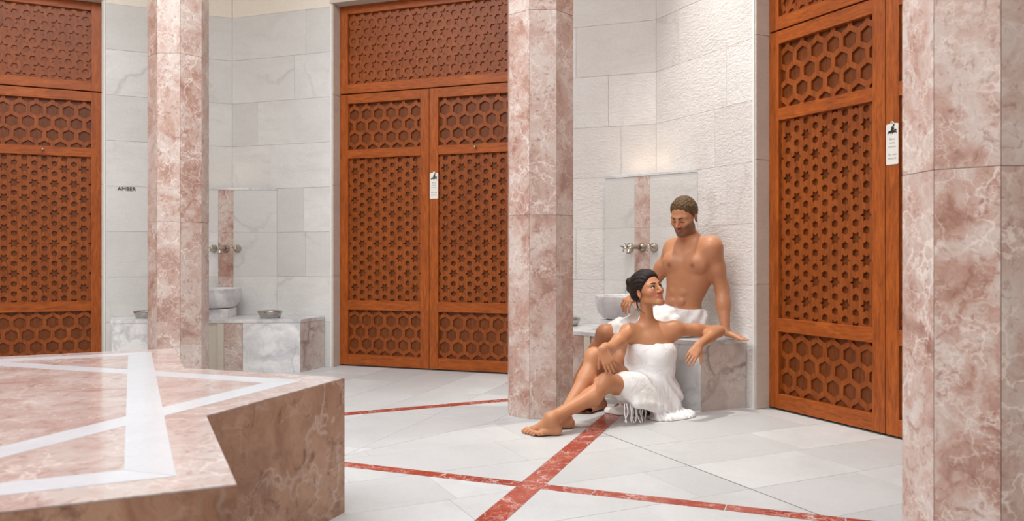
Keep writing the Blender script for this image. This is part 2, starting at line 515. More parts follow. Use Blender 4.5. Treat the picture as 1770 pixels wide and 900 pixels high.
DRAIN = 3.505
rnd = random.Random(5)
for k in (45, 0, -45, -90):
    N = nrm(k); T = np.array([N[1], -N[0]])
    pitch = 0.415
    rows = int(2 * HALF / pitch) + 2
    for r in range(-rows // 2, rows // 2 + 1):
        t0, t1 = r * pitch + 0.03, (r + 1) * pitch + 0.03
        x = rnd.uniform(0.2, 0.9)
        cuts = [x]
        while x < RIN + 0.2:
            x += rnd.uniform(0.72, 1.0); cuts.append(x)
        if k == -45:
            cuts = sorted([c for c in cuts if abs(c - DRAIN) > 0.25] + [DRAIN])
        for a, b in zip(cuts, cuts[1:]):
            ga = 0.005 if (k == -45 and a == DRAIN) else 0.0011
            gb = 0.0011
            q = [tuple(C + N * (a + ga) + T * (t0 + .0011)), tuple(C + N * (b - gb) + T * (t0 + .0011)), tuple(C + N * (b - gb) + T * (t1 - .0011)), tuple(C + N * (a + ga) + T * (t1 - .0011))]
            # wedge of this wall
            for sgn in (-1, 1):
                e = nrm(k + sgn * 22.5); m = nrm(k + sgn * 112.5)
                q = clip(q, m, float(m @ C) - 0.001)
                if len(q) < 3: break
            if len(q) < 3: continue
            q = inside_room(q)
            if len(q) < 3: continue
            pieces = [q]
            for n, lo, hi, d in strips:
                nw = []
                for w in pieces:
                    for w2 in (clip(w, n, lo - 0.0015), clip(w, -n, -(hi + 0.0015))):
                        if len(w2) > 2 and poly_area(w2) > 6e-4: nw.append(w2)
                pieces = nw
            for w in pieces:
                # under the platform nothing shows
                cen = np.mean(np.array(w), 0)
                if np.linalg.norm(cen - C) < 1.15: continue
                prism('floor_slab', ccw(w), -0.0016, rnd.uniform(-0.0004, 0.0), M['floor'], floor)
# dark drain slot
Nr = nrm(-45); Tr = np.array([Nr[1], -Nr[0]])
q = [tuple(C + Nr * (DRAIN + 0.0002) + Tr * t) for t in (-1.3, 1.4)] + [tuple(C + Nr * (DRAIN + 0.0046) + Tr * t) for t in (1.4, -1.3)]
prism('drain_slot', ccw(q), -0.0016, -0.0004, M['slot'], floor)

# ------------------------------------------------------------------ doors
def lattice(kind, w, h, depth, s):
    """carved plate w x h (centred at origin, in xz, front at y=0) with holes on a triangular grid of spacing s"""
    bm = bmesh.new()
    rows = kind in ('transom', 'honey')        # horizontal rows of cells (pointed tops)
    dx, dy = (s, s * math.sqrt(3) / 2) if rows else (s * math.sqrt(3) / 2, s)
    va = math.radians(30 if rows else 0)        # angle of first cell corner
    ni, nj = int(w / 2 / dx) + 2, int(h / 2 / dy) + 2
    Rc = s / math.sqrt(3)
    for i in range(-ni, ni + 1):
        for j in range(-nj, nj + 1):
            if rows:
                cx, cz = (i + 0.5 * (j % 2)) * dx, j * dy
                star = ((i - (j - (j % 2)) // 2 + 2 * j) % 3 == 0)
            else:
                cx, cz = i * dx, (j + 0.5 * (i % 2)) * dy
                star = ((j - (i - (i % 2)) // 2 + 2 * i) % 3 == 0)
            cell, hole = [], []
            for m in range(12):
                a = va + m * math.pi / 6
                rc = Rc if m % 2 == 0 else Rc * math.cos(math.pi / 6)
                cell.append((cx + rc * math.cos(a), cz + rc * math.sin(a)))
                if kind == 'honey':
                    rh = Rc * 0.74 * (1 if m % 2 == 0 else math.cos(math.pi / 6))
                elif star:
                    rh = (0.47 if kind == 'mid' else 0.535) * s * (1.0 if m % 2 == 0 else 0.58)
                    if kind == 'transom': rh = min(rh, Rc * 0.97)
                else:
                    rh = (0.285 if kind == 'mid' else 0.315) * s * (math.cos(math.pi / 6) if m % 2 == 0 else 1)
                hole.append((cx + rh * math.cos(a), cz + rh * math.sin(a)))
            if abs(cx) > w / 2 + Rc or abs(cz) > h / 2 + Rc: continue
            vc = [bm.verts.new((p[0], 0, p[1])) for p in cell]
            vh = [bm.verts.new((p[0], 0, p[1])) for p in hole]
            vb = [bm.verts.new((p[0], depth, p[1])) for p in hole]
            for m in range(12):
                n2 = (m + 1) % 12
                bm.faces.new((vc[m], vc[n2], vh[n2], vh[m]))
                bm.faces.new((vh[m], vh[n2], vb[n2], vb[m]))
    for co, no in (((w / 2, 0, 0), (1, 0, 0)), ((-w / 2, 0, 0), (-1, 0, 0)), ((0, 0, h / 2), (0, 0, 1)), ((0, 0, -h / 2), (0, 0, -1))):
        bmesh.ops.bisect_plane(bm, geom=bm.verts[:] + bm.edges[:] + bm.faces[:], plane_co=co, plane_no=no, clear_outer=True, dist=1e-5)
    bmesh.ops.remove_doubles(bm, verts=bm.verts, dist=1e-4)
    for f in bm.faces:                              # outward facing: front towards -y
        f.normal_update()
        if abs(f.normal.y) > 0.5 and f.normal.y > 0: f.normal_flip()
    me = bpy.data.meshes.new('carved_lattice_' + kind)
    bm.to_mesh(me); bm.free()
    me.materials.append(M['wood_p'])
    return me

ST = 0.083
Z = dict(b=0.012, p3b=0.106, p3t=0.505, p2b=0.590, p2t=1.857, p1b=1.935, p1t=2.348, t=2.430, gap=2.440, tb=2.522, tt=3.150, top=3.222)
LW = DHW - 0.004                        # leaf width
PW = LW - 2 * ST + 0.02
LAT = {'honey': lattice('honey', PW, Z['p1t'] - Z['p1b'] + .02, 0.016, 0.122),
       'mid': lattice('mid', PW, Z['p2t'] - Z['p2b'] + .02, 0.016, 0.0865),
       'low': lattice('honey', PW, Z['p3t'] - Z['p3b'] + .02, 0.012, 0.122),
       'transom': lattice('transom', 2 * DHW - 2 * ST + .02, Z['tt'] - Z['tb'] + .02, 0.013, 0.089)}
def lat_obj(me, parent, x, z, back):
    o = link('carved_panel', me, None, parent); o.location = (x, 0.022, z)
    return o

def build_door(idx, k, label, knob_leaf):
    loc, rz = wall_frame(k, 0, REC)
    d = tag(empty('door_%d' % idx, loc, rz), label, 'door', kind='structure')
    T = 0.05
    for li, xc in enumerate((-DHW / 2, DHW / 2)):
        leaf = empty('door_leaf', (xc, 0, 0), 0, d)
        w = LW / 2
        for s in (-1, 1):
            a, b = sorted((s * w, s * (w - ST)))
            box('stile', a, b, 0, T, Z['b'], Z['t'], M['wood_v'], leaf, 0.0015)
        for z0, z1 in ((Z['b'], Z['p3b']), (Z['p3t'], Z['p2b']), (Z['p2t'], Z['p1b']), (Z['p1t'], Z['t'])):
            box('rail', -w + ST, w - ST, 0.0006, T, z0, z1, M['wood_h'], leaf, 0.0015)
        for key, z0, z1, dp in (('honey', Z['p1b'], Z['p1t'], .016), ('mid', Z['p2b'], Z['p2t'], .016), ('low', Z['p3b'], Z['p3t'], .012)):
            lat_obj(LAT[key], leaf, 0, (z0 + z1) / 2, dp)
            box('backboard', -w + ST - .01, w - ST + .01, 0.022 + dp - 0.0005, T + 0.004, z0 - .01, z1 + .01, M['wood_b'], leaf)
        if li == knob_leaf:
            kb = lathe_bm([(0, 0.034), (0.010, 0.033), (0.0125, 0.026), (0.010, 0.019), (0.005, 0.014), (0.005, 0.0), (0, 0)], 16)
            bmesh.ops.rotate(kb, verts=kb.verts, matrix=Matrix.Rotation(math.pi / 2, 3, 'X'))
            o = from_bm('knob', kb, M['chrome'], leaf, True); o.location = (-0.01, 0, (Z['p2t'] + Z['p1b']) / 2 + 0.01)
    tr = empty('transom', (0, 0, 0), 0, d)
    for s in (-1, 1):
        a, b = sorted((s * (DHW - .003), s * (DHW - ST)))
        box('stile', a, b, 0, T, Z['gap'], Z['top'], M['wood_v'], tr, 0.0015)
    box('rail', -DHW + ST, DHW - ST, 0.0006, T, Z['gap'], Z['tb'], M['wood_h'], tr, 0.0015)
    box('rail', -DHW + ST, DHW - ST, 0.0006, T, Z['tt'], Z['top'], M['wood_h'], tr, 0.0015)
    lat_obj(LAT['transom'], tr, 0, (Z['tb'] + Z['tt']) / 2, .013)
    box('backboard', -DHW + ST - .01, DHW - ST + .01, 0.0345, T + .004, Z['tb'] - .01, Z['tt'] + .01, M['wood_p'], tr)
    box('gap_shade_sheet', -DHW, DHW, T + 0.006, T + 0.03, 0, ZD, M['black'], d)  # black sheet behind the leaves, painted shade for the gaps between them
    box('threshold', -DHW, DHW, 0.004, 0.10, -0.004, 0.006, M['slot'], d)
    return d

build_door(1, 45, 'left carved wooden double door beside the letters AMBER', 1)
build_door(2, 0, 'middle carved wooden double door between the two far columns', 1)
build_door(3, -45, 'right carved wooden double door beside the near column', 1)

# ------------------------------------------------------------------ columns
def build_column(cx, cy, k, label):
    R = 0.217; th = 0.028
    col = tag(empty('marble_column', (cx, cy, 0), AX + math.radians(k)), label, 'column', 'octagonal pink marble columns')
    pts = lambda r: [(r * math.cos(math.radians(22.5 + 45 * i)), r * math.sin(math.radians(22.5 + 45 * i))) for i in range(8)]
    o_, i_ = pts(R), pts(R - th)
    prism('core', pts(R - th + 0.004), 0.0, ZC - 0.002, M['grout'], col)
    g = 0.0009
    for j, (z0, z1) in enumerate(((0.0, 1.24), (1.24, 2.485), (2.485, 3.73), (3.73, ZC))):
        for i in range(8):
            n2 = (i + 1) % 8
            a, b = np.array(o_[i]), np.array(o_[n2]); c, d = np.array(i_[n2]), np.array(i_[i])
            t = (b - a) / np.linalg.norm(b - a)
            prism('marble_slab', ccw([tuple(a + t * g), tuple(b - t * g), tuple(c - t * g), tuple(d + t * g)]), z0 + g, z1 - g, M['rosa'], col, 0.0008)
    return col
build_column(-2.545, 6.08, 22.5, 'octagonal pink marble column between the left door and middle door')
build_column(0.178, 5.04, -22.5, 'octagonal pink marble column left of the seated couple')
build_column(1.396, 2.36, -67.5, 'near octagonal pink marble column at the right edge of view')

# ------------------------------------------------------------------ star-shaped heated platform
HS = 0.522; RS = 1.87
star = tag(empty('heated_stone_platform', (C[0], C[1], 0), AX), 'low star shaped pink marble platform with white inlaid bands', 'platform')
def starpts(r, ratio=0.7654):
    p = []
    for i in range(16):
        a = math.radians(22.5 * i); rr = r if i % 2 == 0 else r * ratio
        p.append((rr * math.cos(a), rr * math.sin(a)))
    return p
SPT = starpts(RS)
prism('core', starpts(RS - 0.05), 0.0, HS - 0.006, M['grout'], star)
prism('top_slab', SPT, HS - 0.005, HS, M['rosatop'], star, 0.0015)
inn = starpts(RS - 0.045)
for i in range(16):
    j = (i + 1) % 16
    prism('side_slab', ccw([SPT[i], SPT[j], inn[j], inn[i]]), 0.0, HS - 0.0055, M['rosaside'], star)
def sq(r, off): return [np.array([r * math.cos(math.radians(off + 90 * i)), r * math.sin(math.radians(off + 90 * i))]) for i in range(4)]
for off, dz in ((0, 0.0009), (45, 0.0006)):
    o_, i_ = sq(1.712, off), sq(1.568, off)
    for i in range(4):
        j = (i + 1) % 4
        t = (o_[j] - o_[i]); t = t / np.linalg.norm(t) * 0.001
        prism('inlay_band', ccw([tuple(o_[i] + t), tuple(o_[j] - t), tuple(i_[j] - t), tuple(i_[i] + t)]), HS - 0.003, HS + dz, M['inlay'], star)

# ------------------------------------------------------------------ corner benches, splash panels, basins, taps, bowls
def axis_frame(k):
    N = nrm(k)
    return (C[0], C[1], 0.0), AX + math.radians(k)      # local x outwards along the corner axis, local y to the left seen from the room
FB, HWB, HB = 4.42, 0.78, 0.45
cs, sn = math.cos(math.radians(22.5)), math.sin(math.radians(22.5))
def wallpt(e):            # point on the right-hand/left-hand wall at distance e from the corner (axis frame, |y|)
    return (RIN / cs - e * sn, e * cs)
dist_w = RIN - (FB * cs + HWB * sn)
endw = (FB + dist_w * cs, HWB + dist_w * sn)
corner_e = (RIN / cs - 0.004, 0.0)
def build_bench(k, label):
    loc, rz = axis_frame(k)
    b = tag(empty('marble_bench', loc, rz), label, 'bench', 'corner benches beside the basins')
    sh = lambda p, d: (p[0] - d, p[1])
    ew = (endw[0] - 0.004, endw[1] - 0.006)
    poly = [(FB + .012, -HWB), (ew[0], -ew[1]), corner_e, ew, (FB + .012, HWB)]
    prism('core', ccw([(FB + .03, -HWB + .012), (ew[0] - .01, -ew[1] + .014), (corner_e[0] - .02, 0), (ew[0] - .01, ew[1] - .014), (FB + .03, HWB - .012)]), 0.0, HB - 0.03, M['grout'], b)
    prism('seat_slab', ccw([(FB - .004, -HWB - .004), (ew[0], -ew[1] - .003), corner_e, (ew[0], ew[1] + .003), (FB - .004, HWB + .004)]), HB - 0.028, HB, M['carrara'], b, 0.002)
    xs = [(-HWB, -0.30, 'carrara'), (-0.30, -0.145, 'rosa'), (-0.145, -0.09, 'cream'), (-0.09, 0.09, 'cream'), (0.09, 0.145, 'cream'), (0.145, 0.30, 'rosa'), (0.30, HWB, 'carrara')]
    for y0, y1, m in xs:
        dd = 0.012 if abs(y0) < 0.1 and abs(y1) < 0.1 else 0.0
        prism('front_slab', ccw([(FB + dd, y0 + .001), (FB + dd, y1 - .001), (FB + .028, y1 - .001), (FB + .028, y0 + .001)]), 0.0, HB - 0.029, M[m], b)
    for s in (-1, 1):
        a = np.array([FB + .001, s * HWB]); e = np.array([ew[0], s * ew[1]])
        n = np.array([-sn, s * cs]); 
        inn = 0.014
        prism('end_slab', ccw([tuple(a), tuple(e), tuple(e - n * inn), tuple(a - n * inn + np.array([0.012, 0]))]), 0.0, HB - 0.029, M['carrara_warm'], b)
    return b
build_bench(22.5, 'white marble corner bench below the left basin, metal bowls on it')
build_bench(-22.5, 'white marble corner bench on which the man sits')

PE = 0.50
px, py = wallpt(PE)
ZP = 1.605
def build_panel(idx, k, label):
    loc, rz = axis_frame(k)
    p = tag(empty('trim_%d' % idx, loc, rz), label, 'panel', kind='structure')
    px_, py_ = px - 0.006, py - 0.004
    yl = 0.74 * py_; xl = (RIN - yl * sn) / cs - 0.006
    prism('core', ccw([(px_ + .02, -py_ + .012), (corner_e[0] - .03, 0), (xl, yl - .001), (px_ + .02, yl - .001)]), HB + .001, ZP - 0.02, M['wall'], p)
    for y0, y1, m in ((-py_, -0.068, 'wall'), (-0.068, 0.068, 'rosa'), (0.068, yl, 'wall')):
        for z0, z1 in ((HB, 0.8), (0.8, 1.2), (1.2, ZP - .02)):
            o = prism('panel_slab', ccw([(px_, y0 + .0004), (px_, y1 - .0004), (px_ + .02, y1 - .0004), (px_ + .02, y0 + .0004)]), z0 + .0004, z1 - .0004, M[m], p, 0.0)
    prism('top_ledge', ccw([(px_ - .004, -py_), (corner_e[0] - .01, 0), (xl, yl), (px_ - .004, yl)]), ZP - 0.019, ZP, M['carrara'], p, 0.001)
    # warm strip light lying on the ledge, grazing the wall above
    d = bpy.data.lights.new('ledge_light', 'AREA'); d.shape = 'RECTANGLE'; d.size = 0.22; d.size_y = 0.03; d.energy = 0.07 if idx == 1 else 0.25; d.color = (1.0, 0.72, 0.45)
    o = bpy.data.objects.new('ledge_light', d)
    COL.objects.link(o); o.parent = p
    o.location = (px_ + 0.035, 0, ZP + 0.012); o.rotation_euler = (math.pi, 0, math.pi / 2)
    return p
build_panel(1, 22.5, 'pale marble splash panel with pink strip behind the left basin tap')
build_panel(2, -22.5, 'pale marble splash panel with pink strip behind the tap left of the man')

def build_basin(k, label):
    N = nrm(k); p = C + N * 4.71
    b = tag(empty('wash_basin', (p[0], p[1], HB), AX + math.radians(k)), label, 'basin', 'round marble wash basins')
    from_bm('bowl', lathe_bm([(q[0] * .92, q[1]) for q in [(0, 0.075), (0.115, 0.077), (0.168, 0.093), (0.205, 0.133), (0.223, 0.19), (0.228, 0.246), (0.225, 0.252), (0.204, 0.252), (0.200, 0.246), (0.19, 0.19), (0.155, 0.135), (0.09, 0.112), (0, 0.108)]], 48), M['carrara'], b, True)
    box('pedestal', -0.13, 0.13, -0.13, 0.13, 0.0, 0.078, M['carrara'], b, 0.003)
    return b
build_basin(22.5, 'round white marble wash basin half hidden by the left column')
build_basin(-22.5, 'round white marble wash basin behind the seated man')

def build_tap(k, label):
    N = nrm(k); p = C + N * (px - 0.007)
    t = tag(empty('wall_tap', (p[0], p[1], 1.052), AX + math.radians(k)), label, 'tap', 'three piece wall taps')
    def flange(name, y, parent):
        bm = lathe_bm([(0, 0), (0.034, 0), (0.034, 0.008), (0.028, 0.02), (0.016, 0.032), (0.013, 0.05), (0, 0.05)], 24)
        bmesh.ops.rotate(bm, verts=bm.verts, matrix=Matrix.Rotation(-math.pi / 2, 3, 'Y'))
        bmesh.ops.translate(bm, verts=bm.verts, vec=(0, y, 0))
        return from_bm(name, bm, M['chrome'], parent, True)
    for y in (-0.105, 0.105):
        h = empty('handle', (0, 0, 0), 0, t)
        flange('flange', y, h)
        bm = tube_bm([(-0.045, y, 0), (-0.085, y, 0)], [0.014, 0.011], 12)
        for dy, dz in ((1, 0.35), (-0.35, 1)):
            tube_bm([(-0.082, y - dy * 0.026, -dz * 0.026), (-0.082, y + dy * 0.026, dz * 0.026)], 0.0055, 8, bm)
        for dy, dz in ((1, 0.35), (-0.35, 1), (-1, -.35), (.35, -1)):
            bmesh.ops.create_uvsphere(bm, u_segments=8, v_segments=6, radius=0.0075, matrix=Matrix.Translation((-0.082, y + dy * .028, dz * .028)))
        from_bm('cross_handle', bm, M['chrome'], h, True)
    flange('flange', 0, t)
    from_bm('spout', tube_bm([(-0.03, 0, 0), (-0.08, 0, 0.001), (-0.13, 0, 0.001), (-0.155, 0, -0.004), (-0.172, 0, -0.018), (-0.18, 0, -0.04), (-0.181, 0, -0.05)], [0.018, 0.016, 0.015, 0.015, 0.015, 0.015, 0.017], 16), M['chrome'], t, True)
    return t
build_tap(22.5, 'nickel wall tap with cross handles above the left basin')
build_tap(-22.5, 'nickel wall tap with cross handles left of the man')

def build_bowl(x, y, label):
    b = from_bm('metal_bowl', lathe_bm([(0, 0.0), (0.075, 0.0), (0.082, 0.006), (0.10, 0.04), (0.106, 0.058), (0.104, 0.061), (0.098, 0.058), (0.09, 0.03), (0.075, 0.012), (0, 0.010)], 40), M['steel'], None, True)
    b.location = (x, y, HB)
    return tag(b, label, 'bowl', 'metal wash bowls')
def bowl_at(u, v, label):
    p = FL(u, v, HB); build_bowl(p[0], p[1], label)
bowl_at(467, 549.0, 'round metal bowl on the left bench right of the basin')
bowl_at(253, 549.0, 'metal bowl on the left bench partly behind the column')
bowl_at(980, 562.5, 'metal bowl on the right bench partly behind the middle column')

# ------------------------------------------------------------------ signs and lettering
def text_mesh(name, body, size, mat, parent, loc, rot, extrude=0.0006, align='CENTER', thin=0.0):
    cu = bpy.data.curves.new(name, 'FONT')
    cu.body = body; cu.size = size; cu.align_x = align; cu.extrude = extrude; cu.space_line = 1.0; cu.resolution_u = 3; cu.offset = thin
    tmp = bpy.data.objects.new(name, cu)
    COL.objects.link(tmp)
    dg = bpy.context.evaluated_depsgraph_get()
    me = bpy.data.meshes.new_from_object(tmp.evaluated_get(dg))
    bpy.data.objects.remove(tmp)
    o = link(name, me, mat, parent)
    o.location = loc; o.rotation_euler = rot
    return o
def build_sign(k, s, z, label):
    loc, rz = wall_frame(k, s, REC)
    sg = tag(empty('door_hanger_sign', (loc[0], loc[1], z), rz), label, 'sign', 'do not disturb hangers')
    W, H = 0.078, 0.222
    pts = []
    r = 0.007
    for cx, cz, a0 in ((W / 2 - r, H / 2 - r, 0), (-W / 2 + r, H / 2 - r, 90), (-W / 2 + r, -H / 2 + r, 180), (W / 2 - r, -H / 2 + r, 270)):
        if a0 == 90:
            for a in range(-10, 191, 20):
                pts.append((0.010 * math.cos(math.radians(a)), H / 2 + 0.004 + 0.010 * math.sin(math.radians(a))))
        for a in (0, 30, 60, 90):
            pts.append((cx + r * math.cos(math.radians(a0 + a)), cz + r * math.sin(math.radians(a0 + a))))
    bm = bmesh.new()
    prism_bm(pts, 0, 0.003, 0, bm)
    bmesh.ops.rotate(bm, verts=bm.verts, matrix=Matrix.Rotation(math.pi / 2, 3, 'X'))
    bmesh.ops.translate(bm, verts=bm.verts, vec=(0, -0.001, 0))
    from_bm('plate', bm, M['sign'], sg)
    R90 = (math.pi / 2, 0, 0)
    yf = -0.0046
    bm = lathe_bm([(0, 0), (0.0032, 0), (0.0032, 0.0006), (0, 0.0006)], 12)
    bmesh.ops.rotate(bm, verts=bm.verts, matrix=Matrix.Rotation(math.pi / 2, 3, 'X'))
    bmesh.ops.translate(bm, verts=bm.verts, vec=(0, yf + .0004, H / 2 + 0.005))
    from_bm('hang_hole', bm, M['ink'], sg)
    # pictogram: a person seated on another lying on a slab
    bm = bmesh.new()
    zc = 0.062
    def bar(x0, z0, x1, z1, w):
        d = Vector((x1 - x0, 0, z1 - z0)); L = d.length; d.normalize(); n = Vector((-d.z, 0, d.x)) * w / 2
        a, b = Vector((x0, yf, z0)), Vector((x1, yf, z1))
        vs = [bm.verts.new(p) for p in (a - n, b - n, b + n, a + n)]; vs2 = [bm.verts.new(v.co + Vector((0, 0.0006, 0))) for v in vs]
        bm.faces.new(vs); bm.faces.new(vs2[::-1])
        for i in range(4): bm.faces.new((vs[i], vs[(i + 1) % 4], vs2[(i + 1) % 4], vs2[i]))
    def dot(x, z, r):
        vs = [bm.verts.new((x + r * math.cos(a * math.pi / 6), yf - 0.0002, z + r * math.sin(a * math.pi / 6))) for a in range(12)]
        bm.faces.new(vs)
    bar(-.028, zc, .028, zc + .003, .006); bar(-.024, zc + .006, .018, zc + .009, .008); dot(.023, zc + .013, .0055)
    bar(-.027, zc, -.027, zc - .009, .004); bar(.026, zc, .026, zc - .006, .004); bar(-.006, zc, -.006, zc - .008, .005); bar(.004, zc, .004, zc - .008, .005)
    bar(-.002, zc + .008, .006, zc + .034, .016); dot(.010, zc + .041, .006); bar(.006, zc + .03, .014, zc + .014, .006)
    from_bm('pictogram', bm, M['ink'], sg)
    for i, s_ in enumerate(('Bitte', 'nicht', 'stören')):
        text_mesh('lettering', s_, 0.0185, M['greyink'], sg, (0, yf + 0.0008, 0.022 - 0.0205 * i), R90, 0.0003)
    for i, s_ in enumerate(('Do not', 'disturb')):
        text_mesh('lettering', s_, 0.0185, M['greyink'], sg, (0, yf + 0.0008, -0.062 - 0.0205 * i), R90, 0.0003)
    return sg
build_sign(0, 0.047, 1.588, 'white do not disturb hanger on the middle door stile')
build_sign(-45, 0.047, 1.60, 'white do not disturb hanger on the right door stile')
loc, rz = wall_frame(45)
t = text_mesh('wall_lettering', 'AMBER', 0.047, M['ink'], None, (0, 0, 0), (math.pi / 2, 0, rz), 0.0015, 'LEFT', 0.0)
N = nrm(45); T = np.array([N[1], -N[0]])
# ray of the first letter meets the left wall
u0 = (203 - 885) / FPX
den = N @ np.array([u0, 1.0]); dd = (RIN + N @ C - 0.004) / den
t.location = (u0 * dd, dd, CAMZ - (328.8 - VH) / FPX * dd)
tag(t, 'dark metal letters reading AMBER on the left wall', 'lettering')

# ------------------------------------------------------------------ people: one continuous surface each, from a distance field
def smin(a, b, k):
    if k <= 0: return np.minimum(a, b)
    h = np.maximum(k - np.abs(a - b), 0.0) / k
    return np.minimum(a, b) - h * h * k * 0.25

class Field:
    def __init__(self, axes):
        self.ax = [np.asarray(a, np.float32) for a in axes]
        self.F = np.full([len(a) for a in self.ax], 0.2, np.float32)
    def sub(self, lo, hi):
        s = []
        for a, l, h in zip(self.ax, lo, hi):
            i0 = max(int(np.searchsorted(a, l)) - 1, 0); i1 = min(int(np.searchsorted(a, h)) + 1, len(a))
            if i1 <= i0: return None
            s.append(slice(i0, i1))
        return tuple(s)
    def grid(self, s):
        return (self.ax[0][s[0]][:, None, None], self.ax[1][s[1]][None, :, None], self.ax[2][s[2]][None, None, :])
    def apply(self, lo, hi, fn, k, mode='u', m=0.03):
        s = self.sub(np.asarray(lo) - m - k, np.asarray(hi) + m + k)
        if s is None: return
        d = fn(*self.grid(s)).astype(np.float32)
        if mode == 'u': self.F[s] = smin(self.F[s], d, k)
        else: self.F[s] = -smin(-self.F[s], d, k)          # smooth subtraction
    def cone(self, a, b, r1, r2, k=0.02, mode='u'):
        a, b = np.asarray(a, float), np.asarray(b, float)
        ab = b - a; L2 = max(ab @ ab, 1e-12); rm = max(r1, r2)
        def fn(x, y, z):
            t = np.clip(((x - a[0]) * ab[0] + (y - a[1]) * ab[1] + (z - a[2]) * ab[2]) / L2, 0, 1)
            return np.sqrt((x - a[0] - t * ab[0]) ** 2 + (y - a[1] - t * ab[1]) ** 2 + (z - a[2] - t * ab[2]) ** 2) - (r1 + (r2 - r1) * t)
        self.apply(np.minimum(a, b) - rm, np.maximum(a, b) + rm, fn, k, mode)
    def ell(self, c, r, A=np.eye(3), k=0.02, mode='u'):
        """A: rows are the local axes"""
        c = np.asarray(c, float); r = np.asarray(r, float); A = np.asarray(A, float)
        rm = r.max()
        def fn(x, y, z):
            q = [((x - c[0]) * A[i, 0] + (y - c[1]) * A[i, 1] + (z - c[2]) * A[i, 2]) / r[i] for i in range(3)]
            k0 = np.sqrt(q[0] ** 2 + q[1] ** 2 + q[2] ** 2)
            k1 = np.sqrt((q[0] / r[0]) ** 2 + (q[1] / r[1]) ** 2 + (q[2] / r[2]) ** 2) + 1e-6
            return k0 * (k0 - 1.0) / k1
        self.apply(c - rm, c + rm, fn, k, mode)
    def chain(self, pts, rs, k=0.02):
        for i in range(len(pts) - 1):
            self.cone(pts[i], pts[i + 1], rs[i], rs[i + 1], k)
    def join(self, other, k):
        self.F = smin(self.F, other.F, k)
    def new(self):
        f = Field.__new__(Field); f.ax = self.ax; f.F = np.full(self.F.shape, 0.2, np.float32)
        return f
    def mesh(self):
        F = self.F; X, Y, Zz = self.ax
        ins = F < 0
        n = [len(a) for a in self.ax]
        c = [ins[i:n[0] - 1 + i, j:n[1] - 1 + j, l:n[2] - 1 + l] for i in (0, 1) for j in (0, 1) for l in (0, 1)]
        cnt = sum(x.astype(np.int8) for x in c)
        act = np.argwhere((cnt > 0) & (cnt < 8))
        vid = np.full([m - 1 for m in n], -1, np.int64)
        vid[act[:, 0], act[:, 1], act[:, 2]] = np.arange(len(act))
        acc = np.zeros((len(act), 3)); num = np.zeros(len(act))
        I, J, K = act.T
        cor = [(i, j, l) for i in (0, 1) for j in (0, 1) for l in (0, 1)]
        for a in cor:
            for ax_ in range(3):
                if a[ax_]: continue
                b = list(a); b[ax_] = 1
                fa = F[I + a[0], J + a[1], K + a[2]]; fb = F[I + b[0], J + b[1], K + b[2]]
                msk = (fa < 0) != (fb < 0)
                t = np.where(msk, fa / np.where(msk, fa - fb, 1), 0)
                pa = np.stack([X[I + a[0]], Y[J + a[1]], Zz[K + a[2]]], 1); pb = np.stack([X[I + b[0]], Y[J + b[1]], Zz[K + b[2]]], 1)
                acc += np.where(msk[:, None], pa + (pb - pa) * t[:, None], 0); num += msk
        V = acc / num[:, None]
        Q = []
        for ax_ in range(3):
            sl0 = [slice(1, m - 1) for m in n]; sl1 = list(sl0)
            sl0[ax_] = slice(0, n[ax_] - 1); sl1[ax_] = slice(1, n[ax_])
            a, b = ins[tuple(sl0)], ins[tuple(sl1)]
            e = np.argwhere(a != b)
            if not len(e): continue
            flip = a[e[:, 0], e[:, 1], e[:, 2]]
            o = np.array([1, 1, 1]); o[ax_] = 0
            e = e + o
            u, v = [(1, 2), (2, 0), (0, 1)][ax_]
            def at(du, dv):
                q = e.copy(); q[:, u] -= du; q[:, v] -= dv
                return vid[q[:, 0], q[:, 1], q[:, 2]]
            q = np.stack([at(1, 1), at(0, 1), at(0, 0), at(1, 0)], 1)
            q[~flip] = q[~flip][:, ::-1]
            Q.append(q)
        return V, np.concatenate(Q)

def axis_pts(lo, hi, h, fine=(), hf=0.0025):
    out = []; x = lo
    while x < hi:
        out.append(x)
        x += hf if any(a <= x < b for a, b in fine) else h
    return np.array(out, np.float32)

def np_mesh(name, V, Q, mat, parent, colors=None):
    me = bpy.data.meshes.new(name)
    me.vertices.add(len(V)); me.vertices.foreach_set('co', V.astype(np.float32).ravel())
    me.loops.add(len(Q) * 4); me.loops.foreach_set('vertex_index', Q.astype(np.int32).ravel())
    me.polygons.add(len(Q)); me.polygons.foreach_set('loop_start', np.arange(0, len(Q) * 4, 4, dtype=np.int32))
    me.update(calc_edges=True); me.validate()
    if colors is not None:
        ca = me.color_attributes.new('tint', 'FLOAT_COLOR', 'POINT')
        ca.data.foreach_set('color', np.concatenate([colors, np.ones((len(colors), 1))], 1).astype(np.float32).ravel())
    return link(name, me, mat, parent, True)

def unit(v):
    v = np.asarray(v, float); return v / np.linalg.norm(v)

